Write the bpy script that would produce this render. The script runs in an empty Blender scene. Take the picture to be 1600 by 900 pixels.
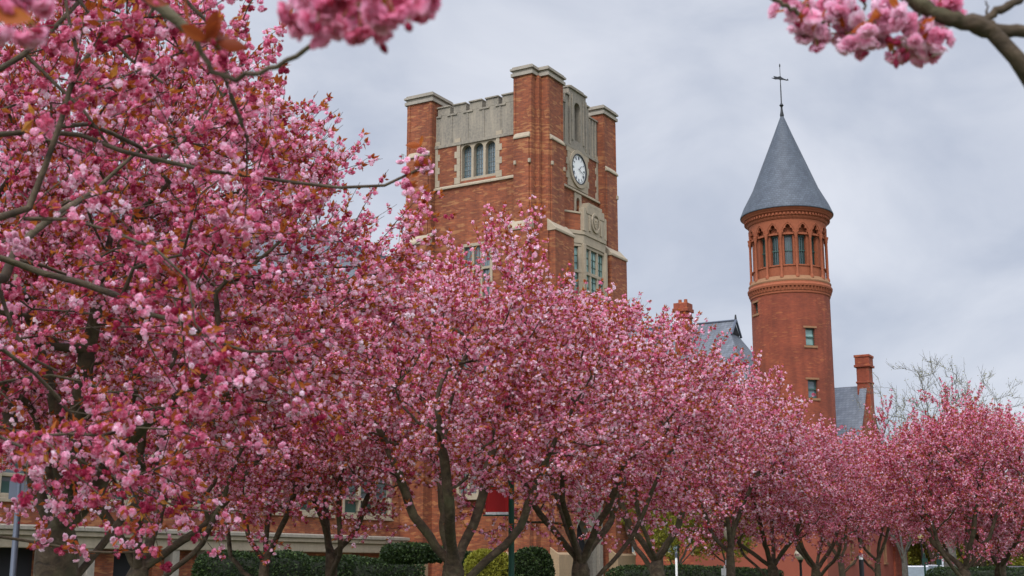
import bpy, math, random
import numpy as np
from mathutils import Vector, Matrix
R = math.radians
C = bpy.context.scene.collection
SC = bpy.context.scene
rnd = random.Random(7)

# ------------------------------------------------------------------ camera, sky, sun
F = 2050.0
PITCH = R(12.0)
EYE = 1.6
cd = bpy.data.cameras.new('camera'); cam = bpy.data.objects.new('camera', cd); C.objects.link(cam)
cam.location = (0, 0, EYE); cam.rotation_euler = (R(90) + PITCH, 0, 0)
cd.sensor_width = 36.0; cd.lens = 36.0 * F / 1600.0
cd.clip_start = 0.05; cd.clip_end = 3000
cd.dof.use_dof = True; cd.dof.focus_distance = 30.0; cd.dof.aperture_fstop = 6.0
SC.camera = cam
SC.view_settings.view_transform = 'Standard'; SC.view_settings.look = 'None'
SC.view_settings.gamma = 1.0; SC.view_settings.use_curve_mapping = False
SC.view_settings.exposure = 0.28
SC.render.film_transparent = False
try:
    SC.cycles.transparent_max_bounces = 8; SC.cycles.max_bounces = 6
    SC.cycles.diffuse_bounces = 3; SC.cycles.glossy_bounces = 2; SC.cycles.transmission_bounces = 3
except Exception: pass

SUN_DIR = Vector((-0.25, -0.72, 0.80)).normalized()      # towards the sun
w = bpy.data.worlds.new('World'); SC.world = w; w.use_nodes = True
nt = w.node_tree; N = nt.nodes; L = nt.links; N.clear()
out = N.new('ShaderNodeOutputWorld'); bg = N.new('ShaderNodeBackground'); L.new(bg.outputs[0], out.inputs[0])
bg.inputs['Strength'].default_value = 0.1
sky = N.new('ShaderNodeTexSky'); sky.sky_type = 'NISHITA'; sky.sun_disc = False
sky.sun_elevation = math.asin(SUN_DIR.z); sky.sun_rotation = math.atan2(SUN_DIR.x, SUN_DIR.y)
tc = N.new('ShaderNodeTexCoord')
mp = N.new('ShaderNodeMapping'); mp.inputs['Scale'].default_value = (2.2, 2.2, 3.6); mp.inputs['Rotation'].default_value = (0, R(14), 0)
L.new(tc.outputs['Generated'], mp.inputs[0])
n1 = N.new('ShaderNodeTexNoise'); n1.inputs['Scale'].default_value = 2.6; n1.inputs['Detail'].default_value = 7; n1.inputs['Roughness'].default_value = 0.52; n1.inputs['Distortion'].default_value = 0.4
L.new(mp.outputs[0], n1.inputs['Vector'])
cr = N.new('ShaderNodeValToRGB'); L.new(n1.outputs['Fac'], cr.inputs[0])
cr.color_ramp.elements[0].position = 0.32; cr.color_ramp.elements[0].color = (4.2, 4.6, 5.55, 1)
cr.color_ramp.elements[1].position = 0.68; cr.color_ramp.elements[1].color = (6.25, 6.5, 7.2, 1)
# overcast deck: light boost added out of view, overhead and round the veiled sun
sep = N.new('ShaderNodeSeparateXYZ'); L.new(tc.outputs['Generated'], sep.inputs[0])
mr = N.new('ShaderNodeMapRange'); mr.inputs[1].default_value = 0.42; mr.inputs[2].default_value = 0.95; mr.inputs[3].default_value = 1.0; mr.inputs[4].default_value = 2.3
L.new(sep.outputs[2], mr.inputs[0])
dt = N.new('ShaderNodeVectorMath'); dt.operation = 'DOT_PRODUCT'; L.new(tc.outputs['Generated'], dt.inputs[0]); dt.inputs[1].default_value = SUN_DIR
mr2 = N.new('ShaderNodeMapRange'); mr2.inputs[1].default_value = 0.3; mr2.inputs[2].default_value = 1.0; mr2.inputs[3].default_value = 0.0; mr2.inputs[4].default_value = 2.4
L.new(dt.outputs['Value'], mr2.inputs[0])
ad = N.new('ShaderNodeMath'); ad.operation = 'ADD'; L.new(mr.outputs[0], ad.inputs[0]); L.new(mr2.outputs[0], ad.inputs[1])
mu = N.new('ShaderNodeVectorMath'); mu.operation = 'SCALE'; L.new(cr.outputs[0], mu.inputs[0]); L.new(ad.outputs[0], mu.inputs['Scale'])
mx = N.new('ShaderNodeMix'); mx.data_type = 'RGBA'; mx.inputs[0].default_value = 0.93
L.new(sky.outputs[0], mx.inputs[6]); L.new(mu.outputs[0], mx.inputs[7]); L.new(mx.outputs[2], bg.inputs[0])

sd = bpy.data.lights.new('sun', 'SUN'); sd.energy = 1.5; sd.angle = R(11); sd.color = (1, 0.95, 0.88)
so = bpy.data.objects.new('sun', sd); C.objects.link(so)
so.rotation_euler = SUN_DIR.to_track_quat('Z', 'Y').to_euler()

def at(px, py, Y):
    """world point seen at pixel px,py of the 1600x900 photograph, Y metres ahead"""
    x = (px - 800) / F; t = (450 - py) / F
    d = Vector((x, math.cos(PITCH) - t * math.sin(PITCH), math.sin(PITCH) + t * math.cos(PITCH)))
    return Vector((0, 0, EYE)) + d * (Y / d.y)

# ------------------------------------------------------------------ materials
def mat(name):
    m = bpy.data.materials.new(name); m.use_nodes = True
    b = m.node_tree.nodes['Principled BSDF']
    return m, m.node_tree.nodes, m.node_tree.links, b
def ramp(N, pts, interp='LINEAR'):
    r = N.new('ShaderNodeValToRGB'); e = r.color_ramp.elements; r.color_ramp.interpolation = interp
    while len(e) > 1: e.remove(e[-1])
    e[0].position = pts[0][0]; e[0].color = (*pts[0][1], 1)
    for p, c in pts[1:]:
        k = e.new(p); k.color = (*c, 1)
    return r
def noise(N, L, scale, vec, detail=4, rough=0.55, dist=0):
    n = N.new('ShaderNodeTexNoise'); n.inputs['Scale'].default_value = scale; n.inputs['Detail'].default_value = detail
    n.inputs['Roughness'].default_value = rough; n.inputs['Distortion'].default_value = dist
    L.new(vec, n.inputs['Vector']); return n
def mixc(N, L, a, b, fac, mode='MIX'):
    m = N.new('ShaderNodeMix'); m.data_type = 'RGBA'; m.blend_type = mode
    for s, v in ((0, fac), (6, a), (7, b)):
        if isinstance(v, (int, float)): m.inputs[s].default_value = v
        elif isinstance(v, tuple): m.inputs[s].default_value = (*v, 1)
        else: L.new(v, m.inputs[s])
    return m.outputs[2]
def bump(N, L, b, h, strength, dist):
    k = N.new('ShaderNodeBump'); k.inputs['Strength'].default_value = strength; k.inputs['Distance'].default_value = dist
    L.new(h, k.inputs['Height']); L.new(k.outputs[0], b.inputs['Normal'])
def mapped(N, L, scale=(1, 1, 1), space='Object'):
    t = N.new('ShaderNodeTexCoord'); m = N.new('ShaderNodeMapping'); m.inputs['Scale'].default_value = scale
    L.new(t.outputs[space], m.inputs[0]); return m.outputs[0]

def plain(name, col, rough=0.6, metal=0.0, var=0.12, scale=3.0, bumpd=0.0):
    m, N, L, b = mat(name)
    v = mapped(N, L)
    n = noise(N, L, scale, v, 5)
    c = mixc(N, L, tuple(x * (1 - var) for x in col), tuple(min(1, x * (1 + var)) for x in col), n.outputs['Fac'])
    L.new(c, b.inputs['Base Color']); b.inputs['Roughness'].default_value = rough; b.inputs['Metallic'].default_value = metal
    if bumpd: bump(N, L, b, n.outputs['Fac'], 0.5, bumpd)
    return m

def brick(name, c1, c2, mortar, patch, patch_amt, bw=0.215, bh=0.075, round_r=None, big=(0.9, 1.1), uneven=0.35):
    m, N, L, b = mat(name)
    t = N.new('ShaderNodeTexCoord'); s = N.new('ShaderNodeSeparateXYZ'); L.new(t.outputs['Object'], s.inputs[0])
    cb = N.new('ShaderNodeCombineXYZ')
    if round_r:
        a = N.new('ShaderNodeMath'); a.operation = 'ARCTAN2'; L.new(s.outputs[1], a.inputs[0]); L.new(s.outputs[0], a.inputs[1])
        u = N.new('ShaderNodeMath'); u.operation = 'MULTIPLY'; u.inputs[1].default_value = round_r; L.new(a.outputs[0], u.inputs[0])
    else:
        u = N.new('ShaderNodeMath'); u.operation = 'ADD'; L.new(s.outputs[0], u.inputs[0]); L.new(s.outputs[1], u.inputs[1])
    L.new(u.outputs[0], cb.inputs[0]); L.new(s.outputs[2], cb.inputs[1])
    k = N.new('ShaderNodeTexBrick'); L.new(cb.outputs[0], k.inputs['Vector'])
    k.inputs['Scale'].default_value = 1.0; k.inputs['Brick Width'].default_value = bw; k.inputs['Row Height'].default_value = bh
    k.inputs['Mortar Size'].default_value = 0.006; k.inputs['Mortar Smooth'].default_value = 0.2; k.inputs['Bias'].default_value = -0.1
    k.inputs['Color1'].default_value = (*c1, 1); k.inputs['Color2'].default_value = (*c2, 1); k.inputs['Mortar'].default_value = (*mortar, 1)
    # a few lighter tan bricks, each one brick long
    mp = N.new('ShaderNodeMapping'); mp.inputs['Scale'].default_value = (1 / (bw * 1.6), 1 / bh, 1); L.new(cb.outputs[0], mp.inputs[0])
    vo = N.new('ShaderNodeTexVoronoi'); vo.inputs['Scale'].default_value = 1.0; L.new(mp.outputs[0], vo.inputs['Vector'])
    sv = N.new('ShaderNodeSeparateColor'); L.new(vo.outputs['Color'], sv.inputs[0])
    n0 = noise(N, L, 0.35, cb.outputs[0], 3)
    av = N.new('ShaderNodeMath'); av.operation = 'MULTIPLY_ADD'; L.new(n0.outputs['Fac'], av.inputs[0]); av.inputs[1].default_value = 0.6; L.new(sv.outputs[0], av.inputs[2])
    r = ramp(N, [(1.0 - patch_amt, (0, 0, 0)), (1.05 - patch_amt * .5, (1, 1, 1))]);
    dv = N.new('ShaderNodeMath'); dv.operation = 'DIVIDE'; dv.inputs[1].default_value = 1.3; L.new(av.outputs[0], dv.inputs[0]); L.new(dv.outputs[0], r.inputs[0])
    c = mixc(N, L, k.outputs['Color'], patch, r.outputs[0])
    n1 = noise(N, L, 0.5, cb.outputs[0], 6, 0.6)
    r1 = ramp(N, [(0.3, (big[0],) * 3), (0.7, (big[1],) * 3)]); L.new(n1.outputs['Fac'], r1.inputs[0])
    c = mixc(N, L, c, r1.outputs[0], 1.0, 'MULTIPLY')
    # rain streaks and soot
    mp2 = N.new('ShaderNodeMapping'); mp2.inputs['Scale'].default_value = (1.8, 0.12, 1); L.new(cb.outputs[0], mp2.inputs[0])
    n2 = noise(N, L, 1.0, mp2.outputs[0], 5, 0.6)
    r2 = ramp(N, [(0.38, (1 - uneven,) * 3), (0.62, (1, 1, 1))]); L.new(n2.outputs['Fac'], r2.inputs[0])
    c = mixc(N, L, c, r2.outputs[0], 0.6, 'MULTIPLY')
    L.new(c, b.inputs['Base Color']); b.inputs['Roughness'].default_value = 0.88
    iv = N.new('ShaderNodeMath'); iv.operation = 'SUBTRACT'; iv.inputs[0].default_value = 1.0; L.new(k.outputs['Fac'], iv.inputs[1])
    bump(N, L, b, iv.outputs[0], 0.6, 0.012)
    return m

def limestone(name, col, dark, amt=0.6, courses=0.6):
    m, N, L, b = mat(name)
    t = N.new('ShaderNodeTexCoord'); s = N.new('ShaderNodeSeparateXYZ'); L.new(t.outputs['Object'], s.inputs[0])
    u = N.new('ShaderNodeMath'); u.operation = 'ADD'; L.new(s.outputs[0], u.inputs[0]); L.new(s.outputs[1], u.inputs[1])
    cb = N.new('ShaderNodeCombineXYZ'); L.new(u.outputs[0], cb.inputs[0]); L.new(s.outputs[2], cb.inputs[1])
    k = N.new('ShaderNodeTexBrick'); L.new(cb.outputs[0], k.inputs['Vector']); k.inputs['Scale'].default_value = 1
    k.inputs['Brick Width'].default_value = courses * 1.6; k.inputs['Row Height'].default_value = courses; k.inputs['Mortar Size'].default_value = 0.008
    k.inputs['Color1'].default_value = (*col, 1); k.inputs['Color2'].default_value = (*[x * .86 for x in col], 1); k.inputs['Mortar'].default_value = (*[x * .6 for x in col], 1)
    mp = N.new('ShaderNodeMapping'); mp.inputs['Scale'].default_value = (2.4, 0.35, 1); L.new(cb.outputs[0], mp.inputs[0])
    n = noise(N, L, 1.0, mp.outputs[0], 7, 0.62, 0.3)
    r = ramp(N, [(0.44, (1, 1, 1)), (0.66, (0, 0, 0))]); L.new(n.outputs['Fac'], r.inputs[0])
    f = N.new('ShaderNodeMath'); f.operation = 'MULTIPLY'; f.inputs[1].default_value = amt; L.new(r.outputs[0], f.inputs[0])
    c = mixc(N, L, k.outputs['Color'], dark, f.outputs[0])
    n2 = noise(N, L, 9, cb.outputs[0], 4)
    c = mixc(N, L, c, tuple(x * 1.15 for x in col), n2.outputs['Fac'])
    c = mixc(N, L, c, c, 0)
    L.new(c, b.inputs['Base Color']); b.inputs['Roughness'].default_value = 0.9
    bump(N, L, b, n2.outputs['Fac'], 0.3, 0.02)
    return m

def slate(name, col, bw=0.3, bh=0.2, cone=False):
    m, N, L, b = mat(name)
    t = N.new('ShaderNodeTexCoord'); s = N.new('ShaderNodeSeparateXYZ'); L.new(t.outputs['Object'], s.inputs[0])
    cb = N.new('ShaderNodeCombineXYZ')
    if cone:
        a = N.new('ShaderNodeMath'); a.operation = 'ARCTAN2'; L.new(s.outputs[1], a.inputs[0]); L.new(s.outputs[0], a.inputs[1])
        u = N.new('ShaderNodeMath'); u.operation = 'MULTIPLY'; u.inputs[1].default_value = 3.0; L.new(a.outputs[0], u.inputs[0])
    else:
        u = N.new('ShaderNodeMath'); u.operation = 'ADD'; L.new(s.outputs[0], u.inputs[0]); L.new(s.outputs[1], u.inputs[1])
    L.new(u.outputs[0], cb.inputs[0]); L.new(s.outputs[2], cb.inputs[1])
    k = N.new('ShaderNodeTexBrick'); L.new(cb.outputs[0], k.inputs['Vector']); k.inputs['Scale'].default_value = 1
    k.inputs['Brick Width'].default_value = bw; k.inputs['Row Height'].default_value = bh; k.inputs['Mortar Size'].default_value = 0.012
    k.inputs['Color1'].default_value = (*[x * 1.12 for x in col], 1); k.inputs['Color2'].default_value = (*[x * .82 for x in col], 1); k.inputs['Mortar'].default_value = (*[x * .45 for x in col], 1)
    n = noise(N, L, 1.2, cb.outputs[0], 6)
    r = ramp(N, [(0.3, (0.8,) * 3), (0.7, (1.25, 1.22, 1.15))]); L.new(n.outputs['Fac'], r.inputs[0])
    c = mixc(N, L, k.outputs['Color'], r.outputs[0], 1, 'MULTIPLY')
    L.new(c, b.inputs['Base Color']); b.inputs['Roughness'].default_value = 0.62
    iv = N.new('ShaderNodeMath'); iv.operation = 'SUBTRACT'; iv.inputs[0].default_value = 1.0; L.new(k.outputs['Fac'], iv.inputs[1])
    bump(N, L, b, iv.outputs[0], 0.5, 0.02)
    return m

def glass(name, col, rough=0.12):
    m, N, L, b = mat(name)
    v = mapped(N, L)
    n = noise(N, L, 1.5, v, 2)
    c = mixc(N, L, tuple(x * .3 for x in col), tuple(x * 2.2 for x in col), n.outputs['Fac'])
    L.new(c, b.inputs['Base Color']); b.inputs['Roughness'].default_value = rough
    b.inputs['Specular IOR Level'].default_value = 0.8
    bump(N, L, b, n.outputs['Fac'], 0.15, 0.02)
    return m

def petal(name, pts, transl=0.45, vary=0.0):
    m, N, L, b = mat(name)
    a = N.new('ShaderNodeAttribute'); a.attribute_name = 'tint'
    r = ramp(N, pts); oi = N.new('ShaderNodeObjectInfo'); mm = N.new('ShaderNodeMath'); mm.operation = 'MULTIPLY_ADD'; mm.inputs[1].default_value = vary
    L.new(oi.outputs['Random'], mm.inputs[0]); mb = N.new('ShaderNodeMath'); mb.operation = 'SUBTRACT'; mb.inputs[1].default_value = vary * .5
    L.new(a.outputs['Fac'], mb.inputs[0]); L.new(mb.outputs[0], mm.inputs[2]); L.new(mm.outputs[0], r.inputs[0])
    L.new(r.outputs[0], b.inputs['Base Color']); b.inputs['Roughness'].default_value = 0.55
    b.inputs['Specular IOR Level'].default_value = 0.25
    tr = N.new('ShaderNodeBsdfTranslucent'); L.new(r.outputs[0], tr.inputs[0])
    ms = N.new('ShaderNodeMixShader'); ms.inputs[0].default_value = transl
    L.new(b.outputs[0], ms.inputs[1]); L.new(tr.outputs[0], ms.inputs[2])
    L.new(ms.outputs[0], N['Material Output'].inputs[0])
    return m

def bark(name, c1, c2, c3):
    m, N, L, b = mat(name)
    v = mapped(N, L, (7, 7, 9))
    n = noise(N, L, 1.0, v, 7, 0.65, 0.6)
    r = ramp(N, [(0.3, c1), (0.52, c2), (0.72, c3)]); L.new(n.outputs['Fac'], r.inputs[0])
    v2 = mapped(N, L, (2.2, 2.2, 1.6)); n2 = noise(N, L, 1.0, v2, 4)
    r2 = ramp(N, [(0.52, (0, 0, 0)), (0.66, (1, 1, 1))]); L.new(n2.outputs['Fac'], r2.inputs[0])
    c = mixc(N, L, r.outputs[0], (0.075, 0.075, 0.03), r2.outputs[0])      # lichen and moss
    c = mixc(N, L, r.outputs[0], c, 0.5)
    L.new(c, b.inputs['Base Color']); b.inputs['Roughness'].default_value = 0.92
    bump(N, L, b, n.outputs['Fac'], 0.9, 0.03)
    return m

M = {}
M['brick'] = brick('tower_brick', (0.315, 0.084, 0.030), (0.18, 0.044, 0.020), (0.17, 0.085, 0.05), (0.38, 0.155, 0.06), 0.18, uneven=0.5, big=(0.86, 1.16))
M['redbrick'] = brick('red_brick', (0.31, 0.063, 0.026), (0.23, 0.046, 0.021), (0.24, 0.08, 0.045), (0.42, 0.13, 0.045), 0.08, uneven=0.35, big=(0.9, 1.12))
M['roundbrick'] = brick('round_tower_brick', (0.30, 0.062, 0.025), (0.215, 0.044, 0.020), (0.17, 0.06, 0.038), (0.35, 0.105, 0.04), 0.08, round_r=2.83, uneven=0.4, big=(0.72, 1.15))
M['terracotta'] = plain('terracotta_trim', (0.26, 0.070, 0.027), 0.85, var=0.3, scale=6, bumpd=0.01)
M['sandstone'] = plain('brown_sandstone', (0.25, 0.125, 0.06), 0.9, var=0.25, scale=5, bumpd=0.01)
M['stone'] = limestone('grey_limestone', (0.28, 0.24, 0.18), (0.075, 0.072, 0.068), 1.0, 0.7)
M['stone_clean'] = limestone('buff_limestone', (0.35, 0.285, 0.20), (0.15, 0.13, 0.10), 0.6, 0.45)
M['stone_pale'] = limestone('pale_coping', (0.31, 0.27, 0.215), (0.12, 0.11, 0.095), 0.8, 0.9)
M['slate'] = slate('roof_slate', (0.12, 0.135, 0.165))
M['cone'] = slate('spire_slate', (0.062, 0.077, 0.102), cone=True, bw=0.26, bh=0.17)
M['glass'] = glass('window_glass', (0.07, 0.10, 0.11))
M['glass_green'] = glass('green_window_glass', (0.16, 0.26, 0.24), 0.3)  # paler, greener glass colour
M['glass_dark'] = glass('lookout_glass', (0.02, 0.035, 0.038), 0.25)
M['lead'] = plain('lead_glazing_bars', (0.20, 0.21, 0.20), 0.6)
M['green_frame'] = plain('dark_green_frame', (0.03, 0.075, 0.06), 0.5)
M['white'] = plain('white_paint', (0.78, 0.78, 0.75), 0.5, var=0.05)
M['black'] = plain('black_metal', (0.015, 0.016, 0.018), 0.45, 0.3)
M['dark'] = plain('dark_interior', (0.012, 0.012, 0.014), 0.9)
M['grey_metal'] = plain('grey_galvanised_metal', (0.10, 0.115, 0.15), 0.5, 0.4)
M['green_metal'] = plain('dark_green_metal', (0.008, 0.05, 0.035), 0.4, 0.2)
M['red_cloth'] = plain('red_banner_cloth', (0.42, 0.012, 0.015), 0.8)
M['white_cloth'] = plain('white_banner_cloth', (0.75, 0.75, 0.78), 0.8, var=0.05)
M['globe'] = plain('frosted_lamp_globe', (0.55, 0.48, 0.36), 0.3, var=0.05)
M['globe_y'] = plain('yellowed_lamp_globe', (0.75, 0.62, 0.25), 0.3, var=0.05)
M['orange'] = plain('orange_paint', (0.7, 0.13, 0.03), 0.5)
M['bark'] = bark('cherry_bark', (0.022, 0.014, 0.008), (0.064, 0.042, 0.023), (0.13, 0.095, 0.06))
M['twigbark'] = bark('bare_tree_bark', (0.06, 0.052, 0.045), (0.11, 0.10, 0.085), (0.16, 0.15, 0.13))
PINK = [(0.0, (0.38, 0.022, 0.075)), (0.2, (0.62, 0.095, 0.185)), (0.44, (0.85, 0.285, 0.45)), (0.7, (0.95, 0.53, 0.69)), (1.0, (0.98, 0.82, 0.90))]
M['petal'] = petal('pink_petals', PINK, 0.5, vary=.16)
M['bronze'] = petal('bronze_young_leaves', [(0, (0.24, 0.042, 0.012)), (0.5, (0.45, 0.11, 0.02)), (1, (0.46, 0.20, 0.035))], 0.5)
M['green_leaf'] = petal('dark_green_leaves', [(0, (0.010, 0.018, 0.007)), (0.5, (0.026, 0.048, 0.013)), (1, (0.085, 0.13, 0.03))], 0.25)
M['lime_leaf'] = petal('yellow_green_leaves', [(0, (0.14, 0.13, 0.015)), (0.5, (0.28, 0.27, 0.03)), (1, (0.42, 0.42, 0.08))], 0.45)
M['pale_leaf'] = petal('pale_spring_leaves', [(0, (0.20, 0.19, 0.09)), (1, (0.38, 0.36, 0.18))], 0.4)
M['hedge_core'] = plain('hedge_dark_fill', (0.014, 0.018, 0.008), 0.95, var=.5, scale=30)
M['plinthstone'] = limestone('tan_plinth_stone', (0.34, 0.23, 0.13), (0.14, 0.11, 0.08), 0.6, 0.5)
M['tyre'] = plain('tyre_rubber', (0.02, 0.02, 0.02), 0.9)

# ------------------------------------------------------------------ object helpers
def tag(o, label=None, cat=None, group=None, kind=None):
    if label: o['label'] = label
    if cat: o['category'] = cat
    if group: o['group'] = group
    if kind: o['kind'] = kind
    return o
def thing(name, label, cat, loc=(0, 0, 0), rz=0.0, group=None):
    o = bpy.data.objects.new(name, None); C.objects.link(o); o.empty_display_size = 0.3
    o.location = loc; o.rotation_euler = (0, 0, rz)
    return tag(o, label, cat, group)
def npmesh(name, V, Q, material, parent=None, tint=None, smooth=False):
    me = bpy.data.meshes.new(name); V = np.asarray(V, np.float32); Q = np.asarray(Q, np.int32)
    me.vertices.add(len(V)); me.vertices.foreach_set('co', V.ravel())
    k = Q.shape[1]
    me.loops.add(Q.size); me.loops.foreach_set('vertex_index', Q.ravel())
    me.polygons.add(len(Q)); me.polygons.foreach_set('loop_start', np.arange(0, Q.size, k, dtype=np.int32))
    me.polygons.foreach_set('use_smooth', np.full(len(Q), smooth))
    if tint is not None:
        a = me.attributes.new('tint', 'FLOAT', 'FACE'); a.data.foreach_set('value', np.asarray(tint, np.float32))
    me.materials.append(material); me.update(); me.validate()
    o = bpy.data.objects.new(name, me); C.objects.link(o); o.parent = parent
    return o

class MB:
    def __init__(s): s.v = []; s.f = []; s.g = []
    def add(s, vs, fs):
        s.g.append((len(s.v), len(s.f))); n = len(s.v); s.v += [tuple(v) for v in vs]; s.f += [tuple(i + n for i in f) for f in fs]; return s
    def box(s, x0, x1, y0, y1, z0, z1):
        return s.add([(x0, y0, z0), (x1, y0, z0), (x1, y1, z0), (x0, y1, z0), (x0, y0, z1), (x1, y0, z1), (x1, y1, z1), (x0, y1, z1)],
                     [(0, 3, 2, 1), (4, 5, 6, 7), (0, 1, 5, 4), (1, 2, 6, 5), (2, 3, 7, 6), (3, 0, 4, 7)])
    def extr(s, poly, axis, d0, d1):
        """polygon of (a, z) pushed along axis 'x' or 'y'; or (x, y) along 'z'"""
        n = len(poly)
        def P(a, b, d): return (a, d, b) if axis == 'y' else (d, a, b) if axis == 'x' else (a, b, d)
        vs = [P(a, b, d0) for a, b in poly] + [P(a, b, d1) for a, b in poly]
        fs = [tuple(range(n))[::-1], tuple(range(n, 2 * n))] + [(i, (i + 1) % n, n + (i + 1) % n, n + i) for i in range(n)]
        return s.add(vs, fs)
    def wedge(s, x0, x1, y0, y1, z0, z1, side, cut):
        """box whose top slopes down towards side: '-x' or '-y' (weathering), cut = height lost at the outer edge"""
        zz = {'-x': (z1 - cut, z1, z1, z1 - cut), '-y': (z1 - cut, z1 - cut, z1, z1), '+y': (z1, z1, z1 - cut, z1 - cut), '+x': (z1, z1 - cut, z1 - cut, z1)}[side]
        return s.add([(x0, y0, z0), (x1, y0, z0), (x1, y1, z0), (x0, y1, z0), (x0, y0, zz[0]), (x1, y0, zz[1]), (x1, y1, zz[2]), (x0, y1, zz[3])],
                     [(0, 3, 2, 1), (4, 5, 6, 7), (0, 1, 5, 4), (1, 2, 6, 5), (2, 3, 7, 6), (3, 0, 4, 7)])
    def wall(s, axis, d0, d1, a0, a1, z0, z1, holes):
        """slab between d0 and d1 along axis ('y' = facade in the x-z plane) with rectangular openings (a0,a1,z0,z1)"""
        A = sorted({a0, a1, *[h[0] for h in holes], *[h[1] for h in holes]}); A = [a for a in A if a0 <= a <= a1]
        Z = sorted({z0, z1, *[h[2] for h in holes], *[h[3] for h in holes]}); Z = [a for a in Z if z0 <= a <= z1]
        def solid(i, j):
            if i < 0 or j < 0 or i >= len(A) - 1 or j >= len(Z) - 1: return False
            a = (A[i] + A[i + 1]) / 2; z = (Z[j] + Z[j + 1]) / 2
            return not any(h[0] < a < h[1] and h[2] < z < h[3] for h in holes)
        def P(a, z, d): return (a, d, z) if axis == 'y' else (d, a, z)
        for i in range(len(A) - 1):
            for j in range(len(Z) - 1):
                if not solid(i, j): continue
                p, q, u, v = A[i], A[i + 1], Z[j], Z[j + 1]
                for d in (d0, d1): s.add([P(p, u, d), P(q, u, d), P(q, v, d), P(p, v, d)], [(0, 1, 2, 3)])
                if not solid(i - 1, j): s.add([P(p, u, d0), P(p, u, d1), P(p, v, d1), P(p, v, d0)], [(0, 1, 2, 3)])
                if not solid(i + 1, j): s.add([P(q, u, d0), P(q, u, d1), P(q, v, d1), P(q, v, d0)], [(0, 1, 2, 3)])
                if not solid(i, j - 1): s.add([P(p, u, d0), P(q, u, d0), P(q, u, d1), P(p, u, d1)], [(0, 1, 2, 3)])
                if not solid(i, j + 1): s.add([P(p, v, d0), P(q, v, d0), P(q, v, d1), P(p, v, d1)], [(0, 1, 2, 3)])
        return s
    def lathe(s, prof, n=64, cx=0, cy=0, caps=True):
        vs = []; fs = []
        for r, z in prof:
            for k in range(n):
                a = 2 * math.pi * k / n; vs.append((cx + r * math.cos(a), cy + r * math.sin(a), z))
        for i in range(len(prof) - 1):
            for k in range(n):
                k2 = (k + 1) % n; fs.append((i * n + k, i * n + k2, (i + 1) * n + k2, (i + 1) * n + k))
        if caps: fs.append(tuple(range(n))[::-1]); fs.append(tuple(range((len(prof) - 1) * n, len(prof) * n)))
        return s.add(vs, fs)
    def tube(s, pts, rad, n=8):
        pts = [Vector(p) for p in pts]; rad = rad if hasattr(rad, '__len__') else [rad] * len(pts)
        vs = []; fs = []
        for i, p in enumerate(pts):
            t = (pts[min(i + 1, len(pts) - 1)] - pts[max(i - 1, 0)]).normalized()
            a = t.cross(Vector((0.3, 0.1, 1)) if abs(t.z) < 0.9 else Vector((1, 0, 0))).normalized(); b = t.cross(a)
            for k in range(n):
                g = 2 * math.pi * k / n; vs.append(p + (a * math.cos(g) + b * math.sin(g)) * rad[i])
        for i in range(len(pts) - 1):
            for k in range(n):
                k2 = (k + 1) % n; fs.append((i * n + k, i * n + k2, (i + 1) * n + k2, (i + 1) * n + k))
        fs.append(tuple(range(n))); fs.append(tuple(range((len(pts) - 1) * n, len(pts) * n))[::-1])
        return s.add(vs, fs)
    def each(s, name, material, parent=None, bevel=0.0, smooth=None):
        """every added solid becomes a part of its own"""
        g = s.g + [(len(s.v), len(s.f))]; out = []
        for (v0, f0), (v1, f1) in zip(g[:-1], g[1:]):
            m = MB(); m.add(s.v[v0:v1], [tuple(i - v0 for i in f) for f in s.f[f0:f1]]); out.append(m.build(name, material, parent, bevel, smooth))
        return out
    def build(s, name, material, parent=None, bevel=0.0, smooth=None):
        me = bpy.data.meshes.new(name); me.from_pydata(s.v, [], s.f); me.update()
        import bmesh
        bm = bmesh.new(); bm.from_mesh(me); bmesh.ops.recalc_face_normals(bm, faces=bm.faces)
        if bevel:
            es = [e for e in bm.edges if len(e.link_faces) == 2 and e.calc_face_angle(0) > 0.6]
            bmesh.ops.bevel(bm, geom=es, offset=bevel, segments=1, affect='EDGES', clamp_overlap=True)
        if smooth:
            for f in bm.faces: f.smooth = True
            for e in bm.edges:
                if len(e.link_faces) == 2 and e.calc_face_angle(0) > smooth: e.smooth = False
        bm.to_mesh(me); bm.free()
        me.materials.append(material)
        o = bpy.data.objects.new(name, me); C.objects.link(o); o.parent = parent
        return o

def copy_tree(o, parent=None):
    c = o.copy(); C.objects.link(c); c.parent = parent
    for ch in list(o.children): copy_tree(ch, c)
    return c
def children_of(o): return list(o.children)

ROT = R(59.5)
AX = Vector((math.cos(ROT), math.sin(ROT), 0)); AY = Vector((-math.sin(ROT), math.cos(ROT), 0))

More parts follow.
